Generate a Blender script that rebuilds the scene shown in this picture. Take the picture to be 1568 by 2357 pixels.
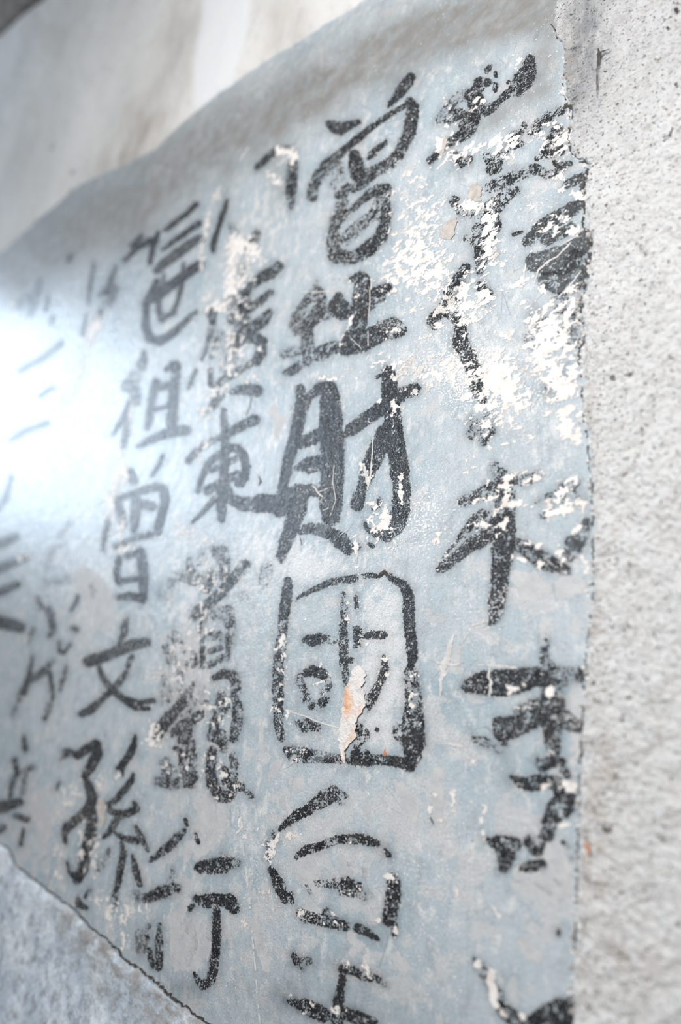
import bpy, math, random
import numpy as np
from mathutils import Matrix, Vector

for _o in list(bpy.data.objects):
    bpy.data.objects.remove(_o, do_unlink=True)
SC = bpy.context.scene
COL = SC.collection
random.seed(7)
RNG = np.random.default_rng(11)

# ------------------------------------------------------------------ camera
# The wall is the plane y = 0 (x runs along it, z is up); the camera stands 0.6 m off it and looks
# up along it to the far side.  Two vanishing points of the photograph fix its turn and focal length.
IMG_W, IMG_H = 1568.0, 2357.0
CX, CY = IMG_W / 2, IMG_H / 2
VPL = np.array([-1050.0, 1580.0]) - (CX, CY)
VPU = np.array([1340.0, -5800.0]) - (CX, CY)
FPX = math.sqrt(-(VPL @ VPU))
_L = np.append(VPL, FPX); _L /= np.linalg.norm(_L)
AX_UP = np.append(VPU, FPX); AX_UP /= np.linalg.norm(AX_UP)
AX_R = -_L
AX_IN = np.cross(AX_UP, AX_R)
CAM_D, CAM_Z = 0.60, 1.50

cam_d = bpy.data.cameras.new('camera')
cam = bpy.data.objects.new('camera', cam_d); COL.objects.link(cam)
cam_d.sensor_fit = 'HORIZONTAL'; cam_d.sensor_width = 24.0
cam_d.lens = FPX / IMG_W * 24.0
cam_d.clip_start = 0.01
_B = np.array([AX_R, AX_IN, AX_UP])            # camera vector (x right, y down, z ahead) -> world
_m = Matrix.Identity(4)
for i in range(3):
    _m[i][0], _m[i][1], _m[i][2] = _B[i][0], -_B[i][1], -_B[i][2]
_m[0][3], _m[1][3], _m[2][3] = 0.0, -CAM_D, CAM_Z
cam.matrix_world = _m
cam_d.dof.use_dof = True
cam_d.dof.focus_distance = 0.87
cam_d.dof.aperture_fstop = 2.0
SC.camera = cam

# ------------------------------------------------------------------ light
world = bpy.data.worlds.new('sky'); SC.world = world; world.use_nodes = True
bg = world.node_tree.nodes['Background']
bg.inputs['Color'].default_value = (0.86, 0.93, 1.0, 1)
bg.inputs['Strength'].default_value = 0.20

def area(name, loc, target, sx, sy, power, color):
    d = bpy.data.lights.new(name, 'AREA'); d.shape = 'RECTANGLE'; d.size = sx; d.size_y = sy
    d.energy = power; d.color = color
    o = bpy.data.objects.new(name, d); COL.objects.link(o); o.location = loc
    o.rotation_euler = (Vector(target) - Vector(loc)).to_track_quat('-Z', 'Y').to_euler()
    return o
# daylight from the high opening at the far end of the passage; it mirrors in the old glossy paint
area('daylight_opening', (-4.6, -1.45, 3.2), (0.0, -1.45, 3.2), 2.4, 1.35, 78, (0.70, 0.84, 1.0))
# added unseen lamp close before the wall; brightens its middle and falls off
area('front_fill', (-0.20, -1.45, 2.35), (-0.5, 0, 1.85), 1.2, 0.8, 40, (1.0, 0.98, 0.955))

SC.view_settings.view_transform = 'Standard'
SC.view_settings.look = 'None'
SC.view_settings.exposure = 0.0
SC.view_settings.gamma = 1.0
SC.view_settings.use_curve_mapping = False

# ------------------------------------------------------------------ helpers
def wall_pt(px, py, h=0.0):
    """photograph pixel -> the point of the wall plane it shows, lifted h metres off the wall"""
    px = np.asarray(px, float); py = np.asarray(py, float)
    v = np.stack([px - CX, py - CY, np.full_like(px, FPX)], -1)
    w = np.stack([v @ AX_R, v @ AX_IN, v @ AX_UP], -1)
    t = CAM_D / w[..., 1]
    p = w * t[..., None]
    p[..., 1] = 0.0 - np.asarray(h)
    p[..., 2] += CAM_Z
    return p

_LAT = RNG.random((4, 257, 257))
def vnoise(x, y, k=0):
    """smooth value noise 0..1"""
    xi = np.floor(x).astype(int); yi = np.floor(y).astype(int)
    fx = x - xi; fy = y - yi
    fx = fx * fx * (3 - 2 * fx); fy = fy * fy * (3 - 2 * fy)
    L = _LAT[k]; a = xi % 256; b = yi % 256; a1 = (xi + 1) % 256; b1 = (yi + 1) % 256
    return (L[a, b] * (1 - fx) + L[a1, b] * fx) * (1 - fy) + (L[a, b1] * (1 - fx) + L[a1, b1] * fx) * fy
def fbm(x, y, n=4, k=0):
    s = 0; amp = 1; tot = 0
    for i in range(n):
        s = s + amp * vnoise(x * 2 ** i + 17.3 * i, y * 2 ** i + 5.1 * i, (k + i) % 4); tot += amp; amp *= 0.55
    return s / tot

def seg_dist(X, Y, pts):
    """distance to a brush path minus its half width; also 0..1 place along it"""
    best = np.full(X.shape, 1e9); place = np.zeros(X.shape)
    n = len(pts)
    if n == 1:
        x, y, w = pts[0]
        return np.hypot(X - x, Y - y) - w / 2, place
    for i in range(n - 1):
        x0, y0, w0 = pts[i]; x1, y1, w1 = pts[i + 1]
        dx, dy = x1 - x0, y1 - y0; q = dx * dx + dy * dy + 1e-9
        t = np.clip(((X - x0) * dx + (Y - y0) * dy) / q, 0, 1)
        d = np.hypot(X - x0 - t * dx, Y - y0 - t * dy) - (w0 + (w1 - w0) * t) / 2
        m = d < best
        best = np.where(m, d, best); place = np.where(m, (i + t) / (n - 1), place)
    return best, place

def blob(X, Y, b):
    x, y, rx, ry, ang, amp = b
    a = math.radians(ang); c, s = math.cos(a), math.sin(a)
    u = ((X - x) * c + (Y - y) * s) / rx; v = (-(X - x) * s + (Y - y) * c) / ry
    return amp * np.exp(-(u * u + v * v))

def grid_faces(nr, nc, keep=None):
    r, c = np.meshgrid(np.arange(nr - 1), np.arange(nc - 1), indexing='ij')
    a = (r * nc + c).ravel()
    f = np.stack([a, a + nc, a + nc + 1, a + 1], -1)      # faces the camera side (-y)
    if keep is not None:
        f = f[keep.ravel()]
    return f

def mesh_obj(name, verts, faces, mat, parent=None, attrs=None, smooth=True):
    verts = np.asarray(verts, np.float32).reshape(-1, 3); faces = np.asarray(faces, np.int32)
    used = np.zeros(len(verts), bool); used[faces.ravel()] = True
    remap = np.cumsum(used) - 1
    verts = verts[used]; faces = remap[faces]
    me = bpy.data.meshes.new(name)
    k = faces.shape[1]
    me.vertices.add(len(verts)); me.vertices.foreach_set('co', verts.ravel())
    me.loops.add(faces.size); me.loops.foreach_set('vertex_index', faces.ravel().astype(np.int32))
    me.polygons.add(len(faces)); me.polygons.foreach_set('loop_start', np.arange(0, faces.size, k, dtype=np.int32))
    me.update(calc_edges=True)
    if smooth:
        me.polygons.foreach_set('use_smooth', np.ones(len(faces), bool))
    for an, av in (attrs or {}).items():
        av = np.asarray(av, np.float32).reshape(used.size, -1)[used]
        if av.shape[1] == 1:
            at = me.attributes.new(an, 'FLOAT', 'POINT'); at.data.foreach_set('value', av.ravel())
        else:
            at = me.attributes.new(an, 'FLOAT_COLOR', 'POINT'); at.data.foreach_set('color', av.ravel())
    me.materials.append(mat)
    o = bpy.data.objects.new(name, me); COL.objects.link(o)
    if parent is not None:
        o.parent = parent
    return o

def tag(o, label=None, cat=None, kind=None, group=None):
    if label: o['label'] = label
    if cat: o['category'] = cat
    if kind: o['kind'] = kind
    if group: o['group'] = group
    return o

# ------------------------------------------------------------------ materials
class NT:
    """a thin wrapper that keeps node trees readable"""
    def __init__(self, name):
        self.m = bpy.data.materials.new(name); self.m.use_nodes = True
        self.t = self.m.node_tree; self.t.nodes.clear()
        self.out = self.t.nodes.new('ShaderNodeOutputMaterial')
        self.pos = self.t.nodes.new('ShaderNodeNewGeometry').outputs['Position']
    def node(self, kind, **kw):
        n = self.t.nodes.new(kind)
        for k, v in kw.items(): setattr(n, k, v)
        return n
    def put(self, sock, v):
        if isinstance(v, bpy.types.NodeSocket): self.t.links.new(v, sock)
        elif isinstance(v, (tuple, list)) and len(v) == 3 and sock.type == 'RGBA': sock.default_value = (*v, 1)
        else: sock.default_value = v
    def scaled(self, s, off=(0, 0, 0)):
        n = self.node('ShaderNodeMapping'); self.put(n.inputs['Vector'], self.pos)
        n.inputs['Scale'].default_value = s; n.inputs['Location'].default_value = off
        return n.outputs[0]
    def noise(self, s, detail=3.0, rough=0.55, off=(0, 0, 0), dist=0.0):
        if not isinstance(s, tuple): s = (s, s, s)
        n = self.node('ShaderNodeTexNoise'); self.put(n.inputs['Vector'], self.scaled(s, off))
        n.inputs['Scale'].default_value = 1.0; n.inputs['Detail'].default_value = detail
        n.inputs['Roughness'].default_value = rough; n.inputs['Distortion'].default_value = dist
        return n.outputs['Fac']
    def voro(self, s, feature='F1', off=(0, 0, 0)):
        if not isinstance(s, tuple): s = (s, s, s)
        n = self.node('ShaderNodeTexVoronoi', feature=feature); self.put(n.inputs['Vector'], self.scaled(s, off))
        n.inputs['Scale'].default_value = 1.0
        return n.outputs['Distance']
    def rng(self, v, a, b, c=0.0, d=1.0, smooth=False):
        n = self.node('ShaderNodeMapRange'); n.clamp = True
        if smooth: n.interpolation_type = 'SMOOTHSTEP'
        for i, x in enumerate((v, a, b, c, d)): self.put(n.inputs[i], x)
        return n.outputs[0]
    def math(self, op, a, b=0.0, c=None, clamp=False):
        n = self.node('ShaderNodeMath', operation=op); n.use_clamp = clamp
        self.put(n.inputs[0], a); self.put(n.inputs[1], b)
        if c is not None: self.put(n.inputs[2], c)
        return n.outputs[0]
    def mix(self, f, a, b):
        n = self.node('ShaderNodeMix', data_type='RGBA')
        self.put(n.inputs[0], f); self.put(n.inputs[6], a); self.put(n.inputs[7], b)
        return n.outputs[2]
    def attr(self, name, ch=None):
        n = self.node('ShaderNodeAttribute', attribute_name=name)
        if ch is None: return n.outputs['Fac']
        if ch == 3: return n.outputs['Alpha']
        s = self.node('ShaderNodeSeparateColor'); self.put(s.inputs[0], n.outputs['Color'])
        return s.outputs[ch]
    def bump(self, h, dist, strength=1.0):
        n = self.node('ShaderNodeBump'); self.put(n.inputs['Height'], h)
        n.inputs['Distance'].default_value = dist; n.inputs['Strength'].default_value = strength
        return n.outputs[0]
    def bsdf(self, color, rough, normal=None, spec=0.5):
        n = self.node('ShaderNodeBsdfPrincipled')
        self.put(n.inputs['Base Color'], color); self.put(n.inputs['Roughness'], rough)
        self.put(n.inputs['Specular IOR Level'], spec)
        if normal is not None: self.put(n.inputs['Normal'], normal)
        return n.outputs[0]
    def finish(self, shader, alpha=None):
        if alpha is not None:
            tr = self.node('ShaderNodeBsdfTransparent'); mx = self.node('ShaderNodeMixShader')
            self.put(mx.inputs[0], alpha); self.put(mx.inputs[1], tr.outputs[0]); self.put(mx.inputs[2], shader)
            shader = mx.outputs[0]
        self.t.links.new(shader, self.out.inputs['Surface'])
        return self.m

def specks(n, density=None):
    """tiny chips of lost paint, the same on bare wall and on ink"""
    a = n.noise((330, 330, 460), 2.0, 0.6, (3, 1, 7))
    lim = n.noise(9.0, 2.0, 0.5, (1, 5, 2))
    thr = n.rng(lim, 0.35, 0.65, 0.73, 0.63)
    if density is not None:
        thr = n.math('SUBTRACT', thr, n.math('MULTIPLY', density, 0.16))
    return n.rng(n.math('SUBTRACT', a, thr), -0.006, 0.012)

def gloss(n):
    return n.rng(n.noise(40.0, 3.0, 0.6, (9, 2, 4)), 0.35, 0.65, 0.19, 0.29)

def m_panel():
    n = NT('blue_grey_limewash')
    beige, smudge_falloff, brown, speck = (n.attr('tone', i) for i in range(4))
    pale = n.attr('pale')
    base = n.mix(n.rng(n.noise(5.0, 5.0, 0.62), 0.36, 0.64), (0.325, 0.41, 0.465), (0.47, 0.53, 0.57))
    base = n.mix(n.rng(n.noise((24, 24, 17), 5.0, 0.68, (7, 1, 2)), 0.40, 0.66, 0.0, 0.55), base, (0.53, 0.56, 0.585))
    base = n.mix(n.rng(n.noise((150, 150, 11), 4.0, 0.65), 0.42, 0.68, 0.0, 0.22), base, (0.55, 0.565, 0.58))
    base = n.mix(n.rng(n.noise((190, 190, 22), 4.0, 0.68, (3, 2, 8)), 0.52, 0.70, 0.0, 0.25), base, (0.24, 0.265, 0.29))
    base = n.mix(n.rng(n.noise((38, 38, 30), 6.0, 0.72, (5, 7, 2)), 0.51, 0.66, 0.0, 0.45), base, (0.25, 0.27, 0.295))
    # crisp worn islands of the warmer undercoat
    isl = n.noise((26, 26, 34), 5.0, 0.62, (4, 4, 1))
    k = n.math('ADD', n.rng(isl, 0.3, 0.7, -0.5, 0.5), n.math('MULTIPLY', beige, 1.0))
    base = n.mix(n.math('MULTIPLY', n.rng(k, 0.16, 0.24), 0.8), base, (0.535, 0.54, 0.55))
    # scraped, chalky pale zones
    ch = n.noise((70, 70, 55), 5.0, 0.65, (2, 8, 3))
    kp = n.math('ADD', n.rng(ch, 0.3, 0.7, -0.5, 0.5), pale)
    base = n.mix(n.math('MULTIPLY', n.rng(kp, 0.10, 0.42), 0.8), base, (0.66, 0.665, 0.67))
    base = n.mix(n.math('MULTIPLY', brown, n.rng(n.noise((30, 30, 45), 4.0, 0.65), 0.3, 0.6, 0.6, 1.0)), base, (0.20, 0.185, 0.17))
    g = n.noise((110, 110, 60), 4.0, 0.65, (5, 5, 5))
    base = n.mix(n.math('MULTIPLY', smudge_falloff, n.rng(g, 0.35, 0.6, 0.55, 1.0)), base, (0.085, 0.092, 0.104))
    base = n.mix(n.rng(n.noise(560.0, 3.0, 0.7), 0.51, 0.66, 0.0, 0.5), base, (0.20, 0.215, 0.23))
    hair = n.voro((28, 28, 34), 'DISTANCE_TO_EDGE', (6, 2, 4))
    hair = n.math('MULTIPLY', n.rng(hair, 0.0, 0.010, 1.0, 0.0), n.rng(n.noise(11.0, 3.0, 0.6, (2, 9, 9)), 0.50, 0.60, 0.0, 0.55))
    base = n.mix(hair, base, (0.20, 0.20, 0.205))
    sp = specks(n, speck)
    chip = n.noise((120, 120, 150), 3.0, 0.62, (4, 8, 8))
    cthr = n.math('SUBTRACT', 0.70, n.math('MULTIPLY', speck, 0.11))
    sp = n.math('MAXIMUM', sp, n.rng(n.math('SUBTRACT', chip, cthr), 0.0, 0.014))
    base = n.mix(sp, base, (0.80, 0.775, 0.755))
    h = n.math('ADD', n.math('MULTIPLY', n.noise(60.0, 5.0, 0.65), 1.0), n.math('MULTIPLY', n.noise(420.0, 3.0, 0.6), 0.28))
    nr = n.bump(h, 0.0014)
    rough = n.math('ADD', gloss(n), n.math('MULTIPLY', n.math('ADD', brown, sp), 0.25))
    return n.finish(n.bsdf(base, rough, nr, 0.5))

def m_ink():
    n = NT('brushed_black_ink')
    cov, wear, fade = n.attr('cov'), n.attr('wear'), n.attr('fade')
    edge = n.noise(260.0, 3.0, 0.65, (2, 2, 2))
    fine = n.noise(720.0, 2.0, 0.6, (8, 1, 3))
    e = n.math('ADD', cov, n.rng(edge, 0.3, 0.7, -0.30, 0.30))
    e = n.math('ADD', e, n.rng(fine, 0.3, 0.7, -0.18, 0.18))
    e = n.rng(e, 0.44, 0.58)
    wn = n.math('ADD', n.math('MULTIPLY', n.noise((95, 95, 120), 4.0, 0.68, (6, 3, 1)), 0.55),
                n.math('MULTIPLY', n.noise((420, 420, 480), 3.0, 0.6, (1, 9, 4)), 0.45))
    wn = n.rng(wn, 0.39, 0.61)
    w = n.math('SUBTRACT', wn, wear)
    a = n.math('MULTIPLY', e, n.rng(w, -0.03, 0.10))
    thin = n.rng(n.noise((130, 130, 60), 4.0, 0.6, (3, 3, 9)), 0.32, 0.68, -0.12, 0.12)
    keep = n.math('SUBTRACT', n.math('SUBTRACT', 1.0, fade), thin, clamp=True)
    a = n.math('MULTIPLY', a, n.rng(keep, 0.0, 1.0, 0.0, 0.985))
    base = n.mix(n.rng(n.noise(85.0, 4.0, 0.65), 0.35, 0.68), (0.008, 0.009, 0.011), (0.024, 0.026, 0.030))
    base = n.mix(n.rng(n.noise(22.0, 2.0, 0.5, (5, 1, 8)), 0.55, 0.72, 0.0, 0.7), base, (0.052, 0.044, 0.039))
    base = n.mix(n.rng(n.noise((560, 560, 560), 2.0, 0.6, (4, 6, 2)), 0.53, 0.68, 0.0, 0.55), base, (0.15, 0.16, 0.175))
    crk = n.voro((120, 120, 120), 'DISTANCE_TO_EDGE', (1, 2, 3))
    crk = n.math('MULTIPLY', n.rng(crk, 0.0, 0.028, 1.0, 0.0), n.rng(n.noise(14.0, 2.0), 0.52, 0.6, 0.0, 0.6))
    base = n.mix(crk, base, (0.34, 0.36, 0.38))
    base = n.mix(specks(n, n.math('MULTIPLY_ADD', wear, 0.40, 0.05)), base, (0.80, 0.775, 0.755))
    h = n.math('ADD', n.noise(60.0, 5.0, 0.65), n.math('MULTIPLY', n.noise(420.0, 3.0, 0.6), 0.4))
    return n.finish(n.bsdf(base, gloss(n), n.bump(h, 0.0014), 0.5), a)

def m_smear():
    n = NT('worn_pale_undercoat')
    cov, wear = n.attr('cov'), n.attr('wear')
    big = n.noise((70, 70, 60), 5.0, 0.66, (3, 8, 6))
    e = n.math('ADD', cov, n.rng(big, 0.3, 0.7, -0.75, 0.75))
    a = n.rng(n.math('SUBTRACT', e, wear), 0.42, 0.52, 0.0, 0.85)
    col = n.mix(n.rng(n.noise(60.0, 4.0, 0.6), 0.36, 0.64), (0.50, 0.505, 0.52), (0.60, 0.60, 0.605))
    return n.finish(n.bsdf(col, 0.45, n.bump(n.noise(300.0, 3.0, 0.6), 0.0006), 0.4), a)

def m_flake(name, c0, c1, grain=1.0):
    n = NT(name)
    b = n.attr('bare')
    big = n.noise((85 * grain, 85, 118 * grain), 4.0, 0.6, (7, 2, 5), 0.35)
    fin = n.noise((300, 300, 420), 3.0, 0.6, (2, 6, 1))
    f = n.math('ADD', n.math('MULTIPLY', big, 0.8), n.math('MULTIPLY', fin, 0.2))
    f = n.rng(f, 0.38, 0.62)
    k = n.math('SUBTRACT', n.math('ADD', f, b), 1.0)
    a = n.rng(k, -0.012, 0.03)
    col = n.mix(n.rng(n.noise(60.0, 4.0, 0.6), 0.4, 0.66), c0, c1)
    crk = n.voro((60, 60, 95), 'DISTANCE_TO_EDGE', (4, 2, 3))
    col = n.mix(n.rng(crk, 0.0, 0.022, 0.45, 0.0), col, (0.42, 0.40, 0.39))
    h = n.noise(240.0, 4.0, 0.6)
    return n.finish(n.bsdf(col, 0.42, n.bump(h, 0.0004), 0.45), a)

def m_render():
    n = NT('rough_white_render')
    grey, warm = n.attr('tone', 0), n.attr('tone', 1)
    base = n.mix(n.rng(n.noise(14.0, 5.0, 0.65), 0.35, 0.65), (0.83, 0.83, 0.83), (0.90, 0.90, 0.905))
    base = n.mix(n.rng(n.noise((120, 120, 170), 5.0, 0.7, (3, 1, 1)), 0.50, 0.68, 0.0, 0.55), base, (0.50, 0.465, 0.435))
    base = n.mix(n.math('MULTIPLY', grey, n.rng(n.noise((90, 90, 40), 4.0, 0.7), 0.35, 0.65, 0.45, 1.0)), base, (0.34, 0.345, 0.36))
    base = n.mix(n.math('MULTIPLY', warm, n.rng(n.noise(70.0, 4.0, 0.7, (1, 4, 4)), 0.42, 0.6)), base, (0.46, 0.38, 0.30))
    pit = n.noise((300, 300, 360), 2.0, 0.5, (8, 8, 1))
    pit2 = n.noise((80, 80, 95), 2.0, 0.5, (1, 2, 8))
    pf = n.math('MAXIMUM', n.rng(pit, 0.63, 0.70), n.rng(pit2, 0.72, 0.75))
    base = n.mix(n.math('MULTIPLY', pf, 0.8), base, (0.12, 0.10, 0.09))
    base = n.mix(n.rng(n.noise(430.0, 2.0, 0.6), 0.58, 0.72, 0.0, 0.4), base, (0.34, 0.33, 0.33))
    h = n.math('ADD', n.noise((110, 110, 160), 5.0, 0.7), n.math('MULTIPLY', n.noise(400.0, 4.0, 0.7), 0.35))
    h = n.math('SUBTRACT', h, n.math('MULTIPLY', pf, 0.35))
    return n.finish(n.bsdf(base, 0.78, n.bump(h, 0.007), 0.25))

def m_upper():
    n = NT('stained_pale_plaster')
    brown, white = n.attr('tone', 0), n.attr('tone', 1)
    base = n.mix(n.rng(n.noise((5, 5, 3), 4.0, 0.6), 0.35, 0.65), (0.64, 0.63, 0.615), (0.74, 0.725, 0.70))
    st = n.noise((16, 16, 10), 4.0, 0.62, (2, 5, 5))
    base = n.mix(n.math('MULTIPLY', brown, n.rng(st, 0.36, 0.62, 0.4, 1.0)), base, (0.355, 0.32, 0.285))
    base = n.mix(n.rng(n.noise((60, 60, 38), 4.0, 0.7, (1, 1, 3)), 0.52, 0.7, 0.0, 0.35), base, (0.40, 0.385, 0.365))
    base = n.mix(white, base, (0.76, 0.77, 0.78))
    h = n.math('ADD', n.noise(28.0, 5.0, 0.65), n.math('MULTIPLY', n.noise(160.0, 4.0, 0.65), 0.3))
    return n.finish(n.bsdf(base, 0.8, n.bump(h, 0.004), 0.2))

def m_lower():
    n = NT('grey_flaking_plaster')
    warm = n.attr('tone', 0)
    base = n.mix(n.rng(n.noise(12.0, 6.0, 0.68), 0.38, 0.62), (0.50, 0.58, 0.67), (0.76, 0.81, 0.87))
    base = n.mix(n.rng(n.noise((55, 55, 55), 5.0, 0.7, (2, 1, 6)), 0.50, 0.63, 0.0, 0.7), base, (0.22, 0.24, 0.27))
    base = n.mix(n.math('MULTIPLY', warm, n.rng(n.noise((26, 26, 60), 5.0, 0.66, (4, 1, 2)), 0.36, 0.58)), base, (0.27, 0.25, 0.23))
    base = n.mix(n.rng(n.noise(240.0, 3.0, 0.65), 0.56, 0.70, 0.0, 0.6), base, (0.17, 0.175, 0.19))
    h = n.math('ADD', n.noise(45.0, 6.0, 0.68), n.math('MULTIPLY', n.noise(300.0, 3.0, 0.65), 0.3))
    return n.finish(n.bsdf(base, 0.55, n.bump(h, 0.003), 0.4))

def m_plain(name, c0, c1, scale=90.0, rough=0.8, dist=0.002):
    n = NT(name)
    g = n.noise(scale, 5.0, 0.65)
    return n.finish(n.bsdf(n.mix(n.rng(g, 0.36, 0.64), c0, c1), rough, n.bump(g, dist), 0.25))

def m_gouge():
    n = NT('gouged_brick_and_lime')
    g = n.noise((70, 70, 45), 4.0, 0.62, (3, 3, 3))
    f = n.math('ADD', n.rng(g, 0.34, 0.66), n.math('MULTIPLY', n.attr('tone', 0), 0.55))
    col = n.mix(n.rng(f, 0.62, 0.80), (0.78, 0.75, 0.73), (0.78, 0.62, 0.52))
    col = n.mix(n.rng(f, 0.92, 1.15, 0.0, 0.8), col, (0.80, 0.40, 0.20))
    h = n.noise(180.0, 5.0, 0.68)
    return n.finish(n.bsdf(col, 0.85, n.bump(h, 0.003), 0.2))

M_PANEL, M_INK = m_panel(), m_ink()
M_FLAKE = m_flake('bare_cream_plaster', (0.79, 0.76, 0.735), (0.68, 0.625, 0.585))
M_RENDER, M_UPPER, M_LOWER, M_GOUGE = m_render(), m_upper(), m_lower(), m_gouge()
M_CRACK = m_plain('crack_dirt_and_shade', (0.035, 0.03, 0.028), (0.10, 0.085, 0.075), 220.0)  # crack dirt, with the shade of the gap painted in
M_BARE = m_plain('brown_base_plaster', (0.40, 0.365, 0.335), (0.55, 0.51, 0.475), 130.0)
M_SCRATCH = m_plain('scratched_lime', (0.52, 0.515, 0.505), (0.66, 0.645, 0.63), 120.0)
M_RUST = m_plain('red_brick_dust', (0.50, 0.16, 0.07), (0.62, 0.30, 0.18), 200.0)
M_BEAM = m_plain('dusty_brown_timber', (0.13, 0.11, 0.095), (0.24, 0.21, 0.18), 12.0)
M_GROUND = m_plain('grey_paving', (0.11, 0.11, 0.11), (0.17, 0.165, 0.16), 3.0)
M_RUBBLE = m_plain('broken_white_render', (0.52, 0.505, 0.485), (0.80, 0.795, 0.785), 160.0)
M_SMEAR = m_smear()

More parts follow.
